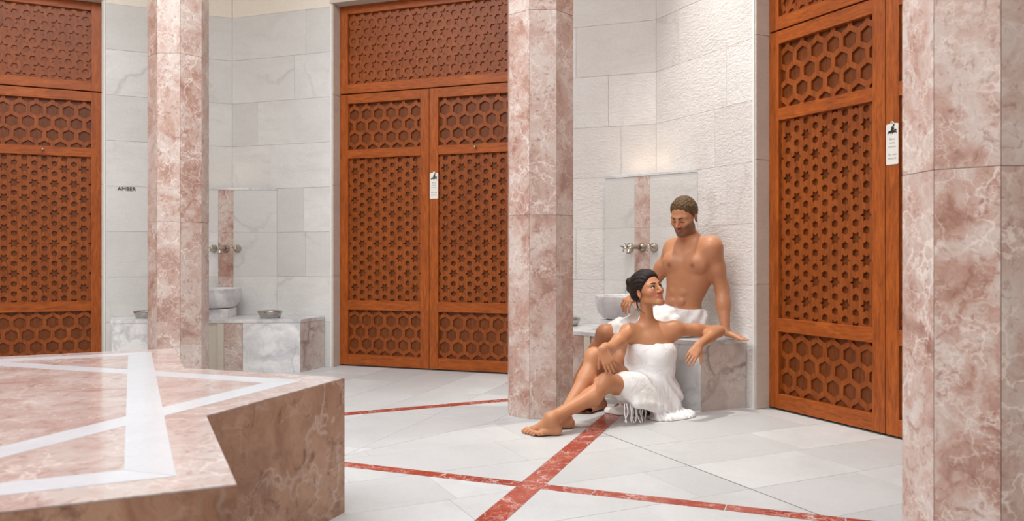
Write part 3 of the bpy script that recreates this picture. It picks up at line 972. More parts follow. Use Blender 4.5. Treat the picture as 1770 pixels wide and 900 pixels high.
def m_skin(name):
    t = NT(name)
    at = t.n('ShaderNodeAttribute', attribute_name='tint')
    v = t.coords(rnd=0)
    nz = t.noise(v, 22, 5, 0.6).outputs[0]
    col = t.mix(0.30, at.outputs['Color'], t.ramp(nz, [(0.3, (0.80, 0.70, 0.66)), (0.7, (1, 1, 1))]), 'MULTIPLY')
    t.bump(t.noise(v, 160, 3).outputs[0], 0.08, 0.002)
    m = t.out(col, 0.44, 0.4)
    t.b.inputs['Subsurface Weight'].default_value = 0.12
    t.b.inputs['Subsurface Radius'].default_value = (0.012, 0.005, 0.003)
    t.b.inputs['Subsurface Scale'].default_value = 1.0
    return m
def m_hair(name, a, b, sc=(60, 60, 9)):
    t = NT(name); v = t.coords(sc, rnd=0)
    n_ = t.noise(v, 2.2, 5, 0.6, 0.8).outputs[0]
    t.bump(n_, 0.7, 0.006)
    return t.out(t.ramp(n_, [(0.3, a), (0.7, b)]), 0.5, 0.3)
def m_towel(name):
    t = NT(name); v = t.coords((1, 1, 1), rnd=0)
    wv = t.noise(v, 220, 2).outputs[0]
    wk = t.noise(t.warp(v, 5, 0.12), 11, 4, 0.5, 1.2).outputs[0]
    t.bump(wk, 0.55, 0.02)
    return t.out(srgb(243, 242, 241), 0.9, 0.1)
M['skin'] = m_skin('tanned_skin')
M['hair_m'] = m_hair('short_brown_hair', srgb(44, 31, 20), srgb(122, 92, 58), (48, 48, 48))
M['hair_w'] = m_hair('dark_brown_hair', srgb(16, 12, 11), srgb(50, 36, 30))
M['brow'] = m_plain('dark_brow_hair', srgb(38, 26, 20), 0.7)
M['eyewhite'] = m_plain('eye_white', srgb(226, 218, 212), 0.25)
M['iris'] = m_plain('dark_iris', srgb(34, 22, 16), 0.2)
M['towel'] = m_towel('white_cotton')
M['gold'] = m_metal('gold', srgb(214, 178, 110), 0.25)

def head_axes(fwd, up=(0, 0, 1)):
    f = unit(fwd); r = unit(np.cross(f, up)); u = np.cross(r, f)
    return np.stack([r, f, u])                # rows: person's right, forward, up

def head(Fd, c, A, s, male):
    g = lambda p: c + s * (np.asarray(p, float) @ A)
    h = Fd.new()
    E = lambda p, r, k=0.02, mode='u': h.ell(g(p), s * np.asarray(r), A, k * s, mode)
    Cn = lambda a, b, r1, r2, k=0.015, mode='u': h.cone(g(a), g(b), r1 * s, r2 * s, k * s, mode)
    E((0, -.014, .036), (.075, .094, .088), .01)
    E((0, .034, -.012), (.060, .056, .078), .03)
    jw = 1.0 if male else 0.80
    E((0, .028, -.066), (.053 * jw, .056, .046 * jw), .03)
    Cn((-.047 * jw, .0, -.066), (-.014, .070, -.098), .016, .016, .025); Cn((.047 * jw, .0, -.066), (.014, .070, -.098), .016, .016, .025)
    E((0, .076, -.098), (.022, .017, .018), .02)
    for sg in (-1, 1):
        E((sg * .044, .056, -.022), (.022, .022, .020), .025)
        Cn((sg * .012, .084, .022), (sg * .048, .066, .022), .010 if male else .007, .009 if male else .007, .018)
        E((sg * .031, .100, .000), (.019, .015, .012), .014, 's')
        E((sg * .031, .0705, -.001), (.0155, .0155, .0130), .004)
        ear = g((sg * .079, -.012, -.010))
        EA = np.stack([unit(A[0] * 1.0 - sg * 0.0 * A[1] + sg * 0.35 * A[1] * -1), unit(A[1] + sg * 0.35 * A[0]), A[2]])
        h.ell(ear, s * np.array([.009, .020, .033]), EA, .006 * s)
        h.ell(g((sg * .086, -.006, -.006)), s * np.array([.008, .011, .019]), EA, .006 * s, 's')
    Cn((0, .086, .014), (0, .1105, -.030), .0085, .0115 if male else .0095, .012)
    for sg in (-1, 1): E((sg * .012, .097, -.034), (.009, .010, .008), .006)
    # lips
    Cn((-.021, .083, -.060), (0, .0935, -.057), .0045, .0068, .006); Cn((.021, .083, -.060), (0, .0935, -.057), .0045, .0068, .006)
    Cn((-.016, .084, -.067), (0, .0915, -.069), .0050, .0082, .006); Cn((.016, .084, -.067), (0, .0915, -.069), .0050, .0082, .006)
    Cn((-.026, .088, -.0625), (.026, .088, -.0625), .0016, .0016, .003, 's')
    return h, g

def hand(Fd, wrist, d, back, thumb_side, L, curls, spread=0.10, r0=0.0095, thumb=None, wr=0.026):
    """d: direction wrist -> knuckles, back: normal of the back of the hand, thumb_side: +1/-1 along cross(d, back)"""
    f = Fd.new()
    d = unit(d); back = unit(back - d * (np.asarray(back) @ d)); side = np.cross(d, back) * thumb_side
    sc = L / 0.19
    wrist = np.asarray(wrist, float)
    offs = [0.031, 0.0105, -0.0105, -0.030]; lens = [0.070, 0.079, 0.073, 0.056]; pl = [0.092, 0.095, 0.090, 0.083]
    for i in range(4):
        kn = wrist + sc * (d * pl[i] + side * offs[i])
        f.cone(wrist + sc * side * offs[i] * 0.45, kn, wr * 0.62, r0 * sc * 1.25, 0.016)
        dir_ = unit(d + side * spread * (1.5 - i)); p = kn
        seg = [0.44, 0.31, 0.25]
        cu = curls[i]
        ang = 0.0
        r = r0 * sc * (0.86 if i == 3 else 1.0)
        for j in range(3):
            ang += cu[j]
            v = dir_ * math.cos(ang) - back * math.sin(ang)
            q = p + v * lens[i] * sc * seg[j]
            f.cone(p, q, r * (1 - 0.08 * j), r * (0.90 - 0.08 * j), 0.003)
            p = q
    th = thumb if thumb is not None else unit(d * 0.72 + side * 0.62 - back * 0.35)
    p0 = wrist + sc * (d * 0.024 + side * 0.020)
    p1 = p0 + th * 0.044 * sc; t2 = unit(th + d * 0.35); p2 = p1 + t2 * 0.034 * sc; p3 = p2 + unit(t2 + d * 0.2 - back * 0.1) * 0.027 * sc
    f.cone(p0, p1, r0 * 1.55 * sc, r0 * 1.2 * sc, 0.014); f.cone(p1, p2, r0 * 1.2 * sc, r0 * 1.08 * sc, 0.004); f.cone(p2, p3, r0 * 1.08 * sc, r0 * 0.85 * sc, 0.004)
    return f

def foot(Fd, ankle, heel, ball_in, ball_out, toe_dir, L):
    f = Fd.new()
    ankle, heel, bi, bo = (np.asarray(p, float) for p in (ankle, heel, ball_in, ball_out))
    w = L
    f.cone(ankle, heel + [0, 0, .010], .036 * w, .030 * w, .02)
    f.cone(heel, bi, .026 * w, .021 * w, .025); f.cone(heel, bo, .024 * w, .016 * w, .025); f.cone(ankle + [0, 0, -.01], (bi * .65 + bo * .35) + [0, 0, .012], .032 * w, .018 * w, .03)
    f.cone(ankle, (bi + heel) / 2 + [0, 0, .02], .033 * w, .025 * w, .03)
    td = unit(toe_dir)
    for i in range(5):
        t = i / 4.0
        p = bi * (1 - t) + bo * t; p = p.copy()
        r = [.0125, .0095, .009, .0085, .0085][i]
        p[2] = max(r + .003, p[2] - .002)
        ln = [.058, .056, .050, .043, .036][i] * L
        q = p + td * ln * 0.6 + [0, 0, .004]; e = p + td * ln; e[2] = r + .001
        f.cone(p - td * .02, q, r * 1.05, r * .95, .004); f.cone(q, e, r * .95, r * .9, .003)
    return f

def bench_cut(f, lift=0.001):
    gx, gy, gz = f.grid(f.sub((-9,) * 3, (9,) * 3))
    N_ = nrm(-22.5)
    inside = np.minimum((gx - C[0]) * N_[0] + (gy - C[1]) * N_[1] - (FB - .006), (HB + lift) - gz)
    f.F = np.maximum(f.F, np.broadcast_to(inside, f.F.shape)).astype(np.float32)
    W_ = nrm(-45)
    wl_ = ((gx - C[0]) * W_[0] + (gy - C[1]) * W_[1]) - (RIN - .004) + 0 * gz
    f.F = np.maximum(f.F, np.broadcast_to(np.maximum(wl_, .001 - gz), f.F.shape)).astype(np.float32)

def base_tint(V, base, blobs):
    col = np.tile(np.asarray(base, float), (len(V), 1))
    for c, r, tint, amt in blobs:
        w = amt * np.clip(1.6 * np.exp(-((np.linalg.norm((V - np.asarray(c)) / np.asarray(r), axis=1)) ** 2)), 0, 1)
        col = col * (1 - w[:, None]) + np.asarray(tint) * w[:, None]
    return col

def brow_eye(root, g, s, gaze, lids, lash, browz=0.024, thick=0.0028):
    for sg in (-1, 1):
        bm = tube_bm([g((sg * .012, .0965, browz - .003)), g((sg * .024, .0935, browz + .002)), g((sg * .038, .083, browz + .003)), g((sg * .050, .069, browz - .004))], [thick * s, thick * 1.3 * s, thick * s, thick * .4 * s], 6)
        off(from_bm('eyebrow', bm, M['brow'], root, True), root)
        if not lids:
            bm = bmesh.new(); bmesh.ops.create_uvsphere(bm, u_segments=20, v_segments=14, radius=0.0138 * s, matrix=Matrix.Translation(Vector(g((sg * .031, .0735, -.001)))))
            ey = off(from_bm('eye', bm, M['eyewhite'], root, True), root)
            e0 = g((sg * .031, .0735, -.001)); gz = unit(gaze)
            bm = bmesh.new(); bmesh.ops.create_uvsphere(bm, u_segments=14, v_segments=10, radius=0.0082 * s, matrix=Matrix.Translation(Vector(e0 + gz * 0.0082 * s)))
            from_bm('iris', bm, M['iris'], ey, True)
        z0 = lash
        bm = tube_bm([g((sg * .017, .0845, z0 - .003)), g((sg * .025, .0895, z0 + .002)), g((sg * .034, .0885, z0 + .002)), g((sg * .044, .079, z0 - .002)), g((sg * .049, .073, z0 - .004))], [.0016 * s, .0024 * s, .0027 * s, .0025 * s, .0010 * s], 6)
        off(from_bm('eyelashes', bm, M['brow'], root, True), root)

# ================= the man on the bench
mf = unit((-0.66, -0.75, 0)); mr = np.array([mf[1], -mf[0], 0]); up = np.array([0, 0, 1.0])
MB = np.stack([mr, mf, up])
pel = np.array([1.135, 5.41, 0.555]); mid = P(1199, 425, 5.33)
hc = P(1182, 374, 5.29)
shL = P(1229, 428, 5.21); shR = P(1166, 431, 5.45)
hm = 0.005
fine = [(hc[i] - .13, hc[i] + .13) for i in range(3)]
fld = Field([axis_pts(0.18, 1.60, hm, [fine[0]]), axis_pts(4.98, 5.74, hm, [fine[1]]), axis_pts(-0.03, 1.44, hm, [fine[2]])])
tor = fld.new()
def bl(x, y, z):                     # torso frame: right, forward, height above the pelvis (leaning from pelvis to shoulders)
    t = z / 0.495
    base = pel + (mid - pel) * np.array([t, t, 0])
    return base + mr * x + mf * y + up * z
tor.ell(bl(0, -.01, .02), (.155, .118, .125), MB, .03)
tor.ell(bl(0, .0, .16), (.126, .096, .13), MB, .06)
tor.ell(bl(0, .0, .33), (.160, .114, .18), MB, .06)
tor.ell(bl(0, -.03, .42), (.165, .085, .10), MB, .06)
for sg in (-1, 1):
    tor.ell(bl(sg * .078, .078, .385), (.088, .050, .064), MB, .022)
    tor.cone(bl(sg * .06, -.035, .22), bl(sg * .15, -.03, .42), .06, .055, .05)
    for q, zz in enumerate((.13, .195, .255)):
        tor.ell(bl(sg * .034, .092 - .004 * q, zz), (.031, .018, .026), MB, .012)
nb = P(1194, 414, 5.345)
tor.cone(nb + [0, 0, -.03], hc + np.array([0.012, 0.03, -.06]), .066, .060, .05)
for sh, sg in ((shR, 1), (shL, -1)):
    tor.cone(nb + [0, 0.02, -.005], sh + [0, 0, .005], .045, .05, .05)
    tor.ell(sh, (.066, .066, .070), np.eye(3), .05)
    tor.cone(bl(sg * .10, .05, .41), sh, .055, .055, .05)
# left arm, leaning on the bench
elL = P(1248, 498, 5.27); wrL = np.array([1.385, 5.170, 0.508])
arm = fld.new()
arm.cone(shL, (shL + elL) / 2 + [0.002, 0, 0], .060, .053, .03); arm.cone((shL + elL) / 2, elL, .053, .042, .03)
arm.cone(elL, elL * .62 + wrL * .38, .043, .045, .03); arm.cone(elL * .62 + wrL * .38, wrL, .045, .029, .03)
tor.join(arm, .03)
hd = hand(fld, wrL + [0.01, -.004, -.018], (0.80, -0.52, -0.26), (0.22, 0.0, 0.97), 1, 0.185, [(.06, .05, .05)] * 4, 0.13, 0.0098, unit((0.55, -0.75, -0.30)), .028)
tor.join(hd, .02)
# right arm, hand on the thigh
elR = P(1125, 494, 5.55); wrR = P(1099, 511, 5.37)
arm = fld.new()
arm.cone(shR, (shR + elR) / 2, .059, .052, .03); arm.cone((shR + elR) / 2, elR, .052, .042, .03)
arm.cone(elR, elR * .6 + wrR * .4, .043, .044, .03); arm.cone(elR * .6 + wrR * .4, wrR, .044, .029, .03)
tor.join(arm, .025)
hdR = hand(fld, wrR, P(1079, 524, 5.29) - wrR, (-0.35, -0.45, 0.8), -1, 0.20, [(.45, .55, .3), (.5, .6, .35), (.55, .6, .35), (.6, .6, .35)], 0.12, 0.0098, None, .028)
tor.join(hdR, .02)
# legs
hipR, hipL = pel + mr * .095 + [0, 0, -.005], pel - mr * .095 + [0, 0, -.005]
kR, kL = P(1047, 577, 5.36), P(1086, 592, 5.16)
aR = np.array([0.425, 5.43, 0.095]); aL = np.array([0.545, 5.10, 0.095])
for hip, kn, an in ((hipR, kR, aR), (hipL, kL, aL)):
    lg = fld.new()
    lg.cone(hip, hip * .5 + kn * .5, .092, .076, .04); lg.cone(hip * .5 + kn * .5, kn, .076, .058, .03)
    lg.ell(kn + mf * .012 + [0, 0, .008], (.054, .054, .054), np.eye(3), .03)
    bk = -mf * .018
    lg.cone(kn, kn * .7 + an * .3 + bk, .054, .058, .03); lg.cone(kn * .7 + an * .3 + bk, an, .056, .036, .03)
    fd = np.array([0.05, -1.0, 0]) if kn is kR else mf
    sd = np.array([fd[1], -fd[0], 0])
    hl = an - fd * .05 + [0, 0, -.065]; ba = an + fd * .15; ba[2] = .024
    ft = foot(fld, an, hl, ba - sd * .03 * (1 if kn is kR else -1), ba + sd * .035 * (1 if kn is kR else -1), fd, 1.0)
    lg.join(ft, .02)
    tor.join(lg, .03)
HA = head_axes((-0.60, -0.70, -0.40), (0.05, 0, 1))
hsz = 1.0
hdm, gm = head(fld, hc, HA, hsz, True)
tor.join(hdm, .03)
bench_cut(tor)
V, Q = tor.mesh()
loc_ = ((V - hc) @ HA.T) / hsz
sk = srgb(196, 138, 102)
tint = base_tint(V, sk, [(bl(-.085, .115, .375), (.016,) * 3, srgb(128, 66, 52), .9), (bl(.085, .115, .375), (.016,) * 3, srgb(128, 66, 52), .9),
                         (gm((0, .092, -.063)), (.024, .024, .010), srgb(172, 92, 80), .75), (gm((0, .11, -.028)), (.02,) * 3, srgb(205, 126, 100), .5)])
# short beard: jaw, chin and upper lip
x, y, z = loc_.T
rr = np.abs(x)
near = (np.abs(loc_) < .14).all(1)
be = np.clip((-.036 - z + np.clip(rr - .035, 0, 1) * .6) / .012, 0, 1) * np.clip((y - .0 + .012) / .014, 0, 1) * np.clip((z + .122) / .01, 0, 1)
lip = np.exp(-((x / .022) ** 2 + ((z + .064) / .0085) ** 2))
cheek = np.clip((.055 - rr) / .02, 0, 1) * np.clip((z + .052) / .01, 0, 1) * np.clip((rr - .018) / .01, 0, 1)
rng = np.random.default_rng(4)
be = np.where(near, be * (1 - lip) * (1 - cheek * .35) * (.60 + .25 * rng.random(len(V))), 0)
tint = tint * (1 - be[:, None]) + np.array(srgb(86, 56, 38)) * be[:, None]
man = tag(empty('person', (pel[0], pel[1], 0.0)), 'man with short beard and white towel sitting on the marble bench', 'person')
def off(o, root):
    o.location = (-root.location[0], -root.location[1], -root.location[2]); return o
body = off(np_mesh('body', V, Q, M['skin'], man, tint), man)
brow_eye(man, gm, hsz, None, True, -0.006, 0.021, 0.0030)
# short hair
hf = Field([axis_pts(hc[i] - .16, hc[i] + .16, 0.0032) for i in range(3)])
hf.ell(gm((0, -.014, .036)), hsz * np.array([.0765, .0955, .0895]), HA, .0)
gx, gy, gz = np.meshgrid(*hf.ax, indexing='ij')
L = (np.stack([gx, gy, gz], -1) - hc) @ HA.T / hsz
wav = .0022 * np.sin(L[..., 0] * 260 + 3 * np.sin(L[..., 1] * 90)) * np.sin(L[..., 1] * 240 + 3 * np.sin(L[..., 0] * 110)) + .0012 * np.sin(L[..., 2] * 310 + 2 * np.sin(L[..., 0] * 140))
hd_ = np.minimum(L[..., 1] * -.62 + L[..., 2] * .78 - .016 + .50 * np.clip(np.abs(L[..., 0]) - .042, 0, 1) + .003 * np.sin(L[..., 0] * 220), L[..., 2] + .034 + np.where(L[..., 1] < -.03, .05, 0))
thick = (.0095 * np.sqrt(np.clip(hd_ / .045, 0, 1)) + .001 + wav * np.clip(hd_ / .02, 0, 1))
hf.F = np.maximum(hf.F - thick * hsz, -hd_ * hsz).astype(np.float32)
V, Q = hf.mesh()
off(np_mesh('hair', V, Q, M['hair_m'], man), man)

# the man's towel: over hips and both thighs, hanging in front of the bench
tw = Field([axis_pts(0.45, 1.50, .0055), axis_pts(4.98, 5.70, .0055), axis_pts(0.14, 0.82, .0055)])
tw.ell(bl(0, -.005, .025), (.174, .135, .105), MB, .03)
for hip, kn, fr in ((hipR, kR, .80), (hipL, kL, .86)):
    e = hip + (kn - hip) * fr
    tw.cone(hip, e, .108, .083, .05)
tw.cone((hipR + hipL) / 2 + mf * .1 + [0, 0, .02], (kR + kL) / 2 * .7 + pel * .3 + [0, 0, .0], .085, .055, .06)
hem = kR * .22 + kL * .78 - mf * .06 
tw.cone(hem + [0, 0, .0], hem + [-.02, -.01, -.22], .055, .045, .05)
tw.cone(hipR + (kR - hipR) * .72 + [0, 0, 0.02], hipR + (kR - hipR) * .78 + [0.02, -.06, -.13], .045, .03, .04)
gx, gy, gz = tw.grid(tw.sub((-9,) * 3, (9,) * 3))
al = (gx - pel[0]) * mf[0] + (gy - pel[1]) * mf[1]; ac = (gx - pel[0]) * mr[0] + (gy - pel[1]) * mr[1]
fold = .0055 * np.sin(ac * 75 + al * 26 + gz * 40 + 1.5 * np.sin(al * 20)) + .003 * np.sin(ac * 40 - al * 60 + gz * 70)
tw.F = tw.F - fold.astype(np.float32)
top = (gz - (pel[2] + .098 + .02 * np.sin(ac * 12)))              # waist line
tw.F = np.maximum(tw.F, np.broadcast_to(top, tw.F.shape).astype(np.float32))
seat_cut = np.maximum((HB + .003) - gz, ((gx - C[0]) * nrm(-22.5)[0] + (gy - C[1]) * nrm(-22.5)[1]) * -1 + FB - .03)   # nothing below the seat inside the bench
inb = np.minimum(((gx - C[0]) * nrm(-22.5)[0] + (gy - C[1]) * nrm(-22.5)[1]) - (FB - .014), (HB + .002) - gz)
tw.F = np.maximum(tw.F, np.broadcast_to(inb, tw.F.shape).astype(np.float32))
V, Q = tw.mesh()
off(np_mesh('towel', V, Q, M['towel'], man), man)['label'] = 'white towel around the waist'

# ================= the woman on the floor
wf = unit((-0.30, -0.95, 0)); wr_ = np.array([wf[1], -wf[0], 0]); WB = np.stack([wr_, wf, up])
wp = np.array([0.865, 5.02, 0.115])
nbw = P(1119, 560, 4.975); hw = P(1121, 501, 4.93)
sR, sL = P(1087, 574, 4.945), P(1166, 569, 4.985)
finew = [(hw[i] - .125, hw[i] + .125) for i in range(3)]
fw = Field([axis_pts(0.0, 1.42, hm, [finew[0], (.03, .17)]), axis_pts(4.28, 5.22, hm, [finew[1], (4.33, 4.52)]), axis_pts(-0.012, 0.92, hm, [finew[2], (-.012, .05)])])
b = fw.new()
chest = (sR + sL) / 2
def wl(x, y, z):
    t = (z - 0.0) / 0.42
    base = wp + (chest - wp) * np.array([t, t, 0])
    return np.array([base[0], base[1], wp[2] + z]) + wr_ * x + wf * y
b.ell(wl(0, 0, 0), (.165, .115, .112), WB, .03)
b.ell(wl(0, .005, .14), (.118, .085, .12), WB, .06)
b.ell(wl(0, 0, .28), (.130, .090, .15), WB, .06)
b.ell(wl(0, -.015, .375), (.130, .062, .07), WB, .05)
for sg in (-1, 1):
    b.ell(wl(sg * .066, .072, .275), (.060, .056, .058), WB, .03)
for sh in (sR, sL):
    b.cone(nbw + [0, .01, -.012], sh, .034, .040, .05); b.ell(sh, (.046,) * 3, np.eye(3), .04)
    b.cone(wl(0, .03, .35), sh + [0, 0, -.01], .05, .040, .05)
    b.cone(nbw + wf * .035 + [0, 0, -.020], sh + wf * .025 + [0, 0, .012], .012, .010, .02)      # collar bone
b.cone(nbw + [0, 0.005, -.04], hw + [-.012, .018, -.055], .044, .038, .035)
b.cone(hw + [-.035, -.012, -.055], nbw + wf * .034 + [.008, 0, -.004], .011, .010, .02)          # neck muscle
# right arm over the raised knee
eR = P(1052, 604, 4.70); wR = P(1042, 603, 4.475)
arm = fw.new()
arm.cone(sR, (sR + eR) / 2, .043, .039, .03); arm.cone((sR + eR) / 2, eR, .039, .033, .03)
arm.cone(eR, eR * .6 + wR * .4, .034, .034, .03); arm.cone(eR * .6 + wR * .4, wR, .034, .0225, .03)
b.join(arm, .025)
hR = hand(fw, wR, P(1050, 623, 4.46) - wR, (-0.15, -0.97, 0.1), 1, 0.165, [(.14, .14, .1), (.1, .14, .1), (.12, .17, .1), (.18, .2, .1)], 0.03, 0.0086, None, .022)
b.join(hR, .015)
# left arm along the bench
eL = np.array([1.312, 5.055, 0.512]); wL = P(1208, 596, 4.85)
arm = fw.new()
arm.cone(sL, (sL + eL) / 2 + [0, 0, .003], .043, .038, .03); arm.cone((sL + eL) / 2 + [0, 0, .003], eL, .038, .032, .03)
arm.cone(eL, eL * .6 + wL * .4 + [0, 0, .006], .033, .033, .03); arm.cone(eL * .6 + wL * .4 + [0, 0, .006], wL, .033, .0225, .03)
b.join(arm, .02)
hL = hand(fw, wL, P(1193, 620, 4.80) - wL, (-0.25, -0.92, 0.30), -1, 0.165, [(.22, .25, .2), (.18, .22, .2), (.2, .24, .2), (.26, .28, .2)], 0.03, 0.0086, None, .022)
b.join(hL, .015)
# legs
hR_, hL_ = wp + wr_ * .09 + [0, 0, -.01], wp - wr_ * .09 + [0, 0, -.01]
kRw, kLw = P(1027, 617, 4.76), P(1049, 661, 4.66)
aRw = np.array([0.30, 4.58, 0.085]); aLw = P(953, 722, 4.39)
for hip, kn, an, kk in ((hR_, kRw, aRw, 0), (hL_, kLw, aLw, 1)):
    lg = fw.new()
    lg.cone(hip, hip * .5 + kn * .5, .098, .082, .04); lg.cone(hip * .5 + kn * .5, kn, .082, .050, .03)
    lg.ell(kn + [-.005, -.006, .006], (.047,) * 3, np.eye(3), .03)
    dn = np.array([.012, .008, -.022])
    lg.cone(kn, kn * .68 + an * .32 + dn, .047, .051, .03); lg.cone(kn * .68 + an * .32 + dn, an, .050, .030, .035)
    if kk:
        ft = foot(fw, an, np.array([.245, 4.405, .026]), np.array([.112, 4.440, .024]), np.array([.148, 4.368, .018]), (-0.94, 0.20, 0), 0.86)
    else:
        ft = foot(fw, an, np.array([.33, 4.58, .026]), np.array([.20, 4.53, .022]), np.array([.19, 4.585, .018]), (-0.92, -0.20, 0), 0.86)
    lg.join(ft, .02)
    b.join(lg, .02)
WA = head_axes((0.50, -0.80, 0.27), (-0.16, 0.0, 1))
wsz = 0.95
hdw, gw = head(fw, hw, WA, wsz, False)
b.join(hdw, .025)
bench_cut(b)
V, Q = b.mesh()
skw = srgb(196, 138, 100)
tintw = base_tint(V, skw, [(gw((0, .092, -.063)), (.021, .021, .0105), srgb(176, 78, 76), .85), (gw((-.045, .07, -.03)), (.024,) * 3, srgb(214, 128, 104), .45), (gw((.045, .07, -.03)), (.024,) * 3, srgb(214, 128, 104), .45)])
woman = tag(empty('person', (wp[0], wp[1], 0.0)), 'dark haired woman in a white towel sitting on the floor, legs bent', 'person')
off(np_mesh('body', V, Q, M['skin'], woman, tintw), woman)
brow_eye(woman, gw, wsz, WA[1] - .30 * WA[0] + .22 * WA[2], False, 0.0085, 0.027, 0.0022)
# hair: smooth cap swept back, loose bun, hanging strands
hf = Field([axis_pts(hw[i] - .19, hw[i] + .17, 0.0033) for i in range(3)])
hf.ell(gw((0, -.014, .036)), wsz * np.array([.0765, .0955, .0895]), WA, .0)
hf.ell(gw((0, -.070, -.005)), wsz * np.array([.064, .050, .066]), WA, .03)
gx, gy, gz = np.meshgrid(*hf.ax, indexing='ij')
L = (np.stack([gx, gy, gz], -1) - hw) @ WA.T / wsz
hd_ = L[..., 1] * -.60 + L[..., 2] * .80 - .014 + .34 * np.clip(np.abs(L[..., 0]) - .028, 0, 1)
ear_ = np.sqrt((L[..., 1] + .004) ** 2 + (L[..., 2] + .018) ** 2) - .019
hd_ = np.where(np.abs(L[..., 0]) > .05, np.minimum(hd_, ear_), hd_)
wav = .0016 * np.sin(np.arctan2(L[..., 0], L[..., 2] + .02) * 34 + L[..., 1] * 25)
thick = .017 * np.sqrt(np.clip(hd_ / .05, 0, 1)) + .001 + wav * np.clip(hd_ / .02, 0, 1)
hf.F = np.maximum(hf.F - thick * wsz, -hd_ * wsz).astype(np.float32)
for px_, py_, pz_, r_ in ((0, -.125, .066, .044), (.026, -.120, .090, .030), (-.026, -.130, .085, .028), (.014, -.147, .048, .030), (-.012, -.112, .108, .026), (.034, -.12, .04, .026)):
    hf.ell(gw((px_, py_, pz_)), wsz * np.array([r_, r_ * .9, r_]), WA, .010)
V, Q = hf.mesh()
hr = off(np_mesh('hair', V, Q, M['hair_w'], woman), woman)
def smooth_path(pts, n=5):
    p = [np.asarray(q, float) for q in pts]; p = [2 * p[0] - p[1]] + p + [2 * p[-1] - p[-2]]
    out = []
    for i in range(1, len(p) - 2):
        for t in np.arange(n) / n:
            out.append(.5 * (2 * p[i] + (p[i + 1] - p[i - 1]) * t + (2 * p[i - 1] - 5 * p[i] + 4 * p[i + 1] - p[i + 2]) * t * t + (3 * p[i] - p[i - 1] - 3 * p[i + 1] + p[i + 2]) * t ** 3))
    return out + [p[-2]]
def strand(pts, r):
    q = smooth_path(pts)
    from_bm('hair_strand', tube_bm([gw(p) for p in q], [r * (1 - .8 * i / (len(q) - 1)) for i in range(len(q))], 6), M['hair_w'], hr, True)
strand([(.070, -.035, -.01), (.082, -.045, -.05), (.080, -.055, -.09), (.074, -.040, -.125), (.070, -.015, -.145)], .0042)
strand([(.066, -.050, -.02), (.074, -.065, -.06), (.074, -.070, -.10), (.078, -.060, -.13)], .0036)
strand([(.050, -.090, .02), (.060, -.125, -.02), (.060, -.130, -.07), (.052, -.110, -.11)], .0016)
strand([(.02, -.150, .06), (.03, -.180, .045), (.03, -.195, .01)], .0018)
strand([(-.01, -.150, .07), (.01, -.185, .07), (.02, -.205, .04)], .0016)
strand([(.0, -.13, .095), (.01, -.155, .105), (.02, -.175, .09)], .0018)
for i in range(7):
    a = i * .9
    ring = [gw((.006 + .026 * math.cos(a + t) + .006 * math.sin(i * 2.3), -.130 + .012 * math.sin(i * 1.7 + t), .078 + .034 * math.sin(a + t))) for t in (0, .6, 1.2, 1.8, 2.4)]
    ring = smooth_path(ring, 3)
    from_bm('hair_strand', tube_bm(ring, [.008 * math.sin(.4 + 2.3 * j / (len(ring) - 1)) for j in range(len(ring))], 6), M['hair_w'], hr, True)
# hair over the cheek on the far side and a small earring
off(from_bm('earring', tube_bm([gw((.079 + .0015, .004 + .007 * math.cos(t), -.050 + .009 * math.sin(t))) for t in np.linspace(0, 2 * math.pi, 14)], .0013, 6), M['gold'], woman, True), woman)

# the woman's towel
tw = Field([axis_pts(0.50, 1.30, .0048), axis_pts(4.60, 5.22, .0048), axis_pts(0.0005, 0.56, .0048)])
tw.ell(wl(.01, .0, .02), (.172, .138, .125), WB, .03)
tw.ell(wl(.006, .004, .15), (.152, .124, .17), WB, .07)
tw.ell(wl(-.005, .004, .27), (.156, .112, .14), WB, .07)
for sg in (-1, 1): tw.ell(wl(sg * .066, .076, .272), (.068, .060, .064), WB, .04)
th = hL_ + (kLw - hL_) * .72
tw.cone(hL_ + [0, 0, .01], th, .112, .086, .05)
th2 = hR_ + (kRw - hR_) * .40
tw.cone(hR_, th2, .104, .085, .05)
# flap hanging from the thigh to the floor, in front
for fr, zb, rr_ in ((.62, .10, .040), (.50, .095, .046), (.38, .075, .050), (.26, .05, .054), (.12, .03, .06), (-.02, .02, .065)):
    fa = hL_ + (kLw - hL_) * fr + wf * .035
    tw.cone(fa + [0, 0, .03], np.array([fa[0] + .035, fa[1] - .075, zb + rr_ * .6]), .060, rr_ * .6, .05)
# skirt spread over the floor
for x_, y_, r_ in ((.98, 4.86, .085), (1.04, 4.89, .075), (.91, 4.83, .08), (1.08, 4.93, .045), (.70, 4.99, .075), (.63, 5.03, .05)):
    tw.ell((x_, y_, .006), (r_, r_ * .8, .026), np.eye(3), .03)
gx, gy, gz = tw.grid(tw.sub((-9,) * 3, (9,) * 3))
a = np.arctan2(gy - wp[1], gx - wp[0])
low = np.clip((.27 - gz) / .15, 0, 1)
vlow = np.clip((.10 - gz) / .06, 0, 1)
fold = vlow * .0035 * np.sin(gx * 90 + 4 * np.sin(gy * 33 + gx * 20) + gy * 70) + low * (.0060 * np.sin(a * 9 + gz * 30 + 2.2 * np.sin(gz * 11 + a * 3)) + .0045 * np.sin(gx * 55 - gy * 40 + gz * 34 + 1.5 * np.sin(gx * 21))) + (1 - low) * (.0045 * np.sin(gz * 42 + gx * 30 + 2 * np.sin(gx * 15)) * np.sin(gx * 13 + gz * 9 + 1))
tw.F = tw.F - fold.astype(np.float32)
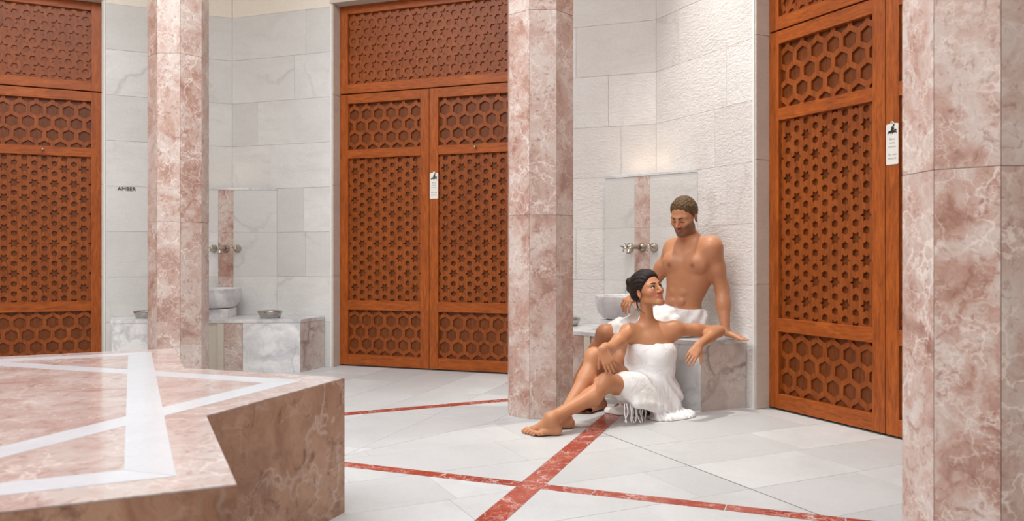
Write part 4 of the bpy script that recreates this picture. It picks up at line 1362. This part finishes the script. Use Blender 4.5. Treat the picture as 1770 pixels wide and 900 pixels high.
lx = (gx - wp[0]) * wr_[0] + (gy - wp[1]) * wr_[1]
top = gz - (.462 + .06 * lx + .003 * np.sin(lx * 17)) + 0 * gy
tw.F = np.maximum(tw.F, np.broadcast_to(top, tw.F.shape)).astype(np.float32)
ben = ((gx - C[0]) * nrm(-22.5)[0] + (gy - C[1]) * nrm(-22.5)[1]) - (FB - .008) + 0 * gz
tw.F = np.maximum(tw.F, np.broadcast_to(ben, tw.F.shape)).astype(np.float32)
V, Q = tw.mesh()
towel = off(np_mesh('towel', V, Q, M['towel'], woman), woman); towel['label'] = 'white towel wrap with fringed hem'
# corner of the towel lying on the floor behind the ankle
cc = np.append(FL(1004, 734), 0.0)
bm = bmesh.new()
vs = []
for i in range(24):
    t = 2 * math.pi * i / 24
    vs.append((cc[0] + .062 * math.cos(t) * (1 + .06 * math.sin(5 * t)), cc[1] + .055 * math.sin(t) * (1 + .08 * math.cos(3 * t))))
prism_bm(vs, .0008, .005, .001, bm)
off(from_bm('towel_corner', bm, M['towel'], woman), woman)
# knotted fringe below the flap and along the hem on the floor
rf = random.Random(3)
for i in range(9):
    p = P(1080 + i * 4.3 + rf.uniform(-1, 1), 702 + rf.uniform(-1, 1), 4.64 + .016 * i)
    q1 = p + np.array([rf.uniform(-.008, .008), -.010, -.035]); q2 = p + np.array([rf.uniform(-.015, .018), -.014, -.07]); q2[2] = max(q2[2], .008)
    q3 = q2 + np.array([rf.uniform(-.015, .015), -.012, -.02]); q3[2] = max(q3[2], .005)
    from_bm('fringe', tube_bm(smooth_path([p + [0, 0.01, .012], p, q1, q2, q3], 3), .0032, 6), M['towel'], towel, True)
for i in range(26):
    t = i / 25.0
    e = FL(1098 + 92 * t, 725 - 8 * t * t + rf.uniform(-1, 1))
    p = np.array([e[0] - .01, e[1] + .04, .012]); q = np.array([e[0] + rf.uniform(-.012, .014), e[1] - rf.uniform(.0, .018), .004])
    from_bm('fringe', tube_bm([p, (p + q) / 2 + [0, 0, .002], q], [.0036, .0032, .002], 5), M['towel'], towel, True)
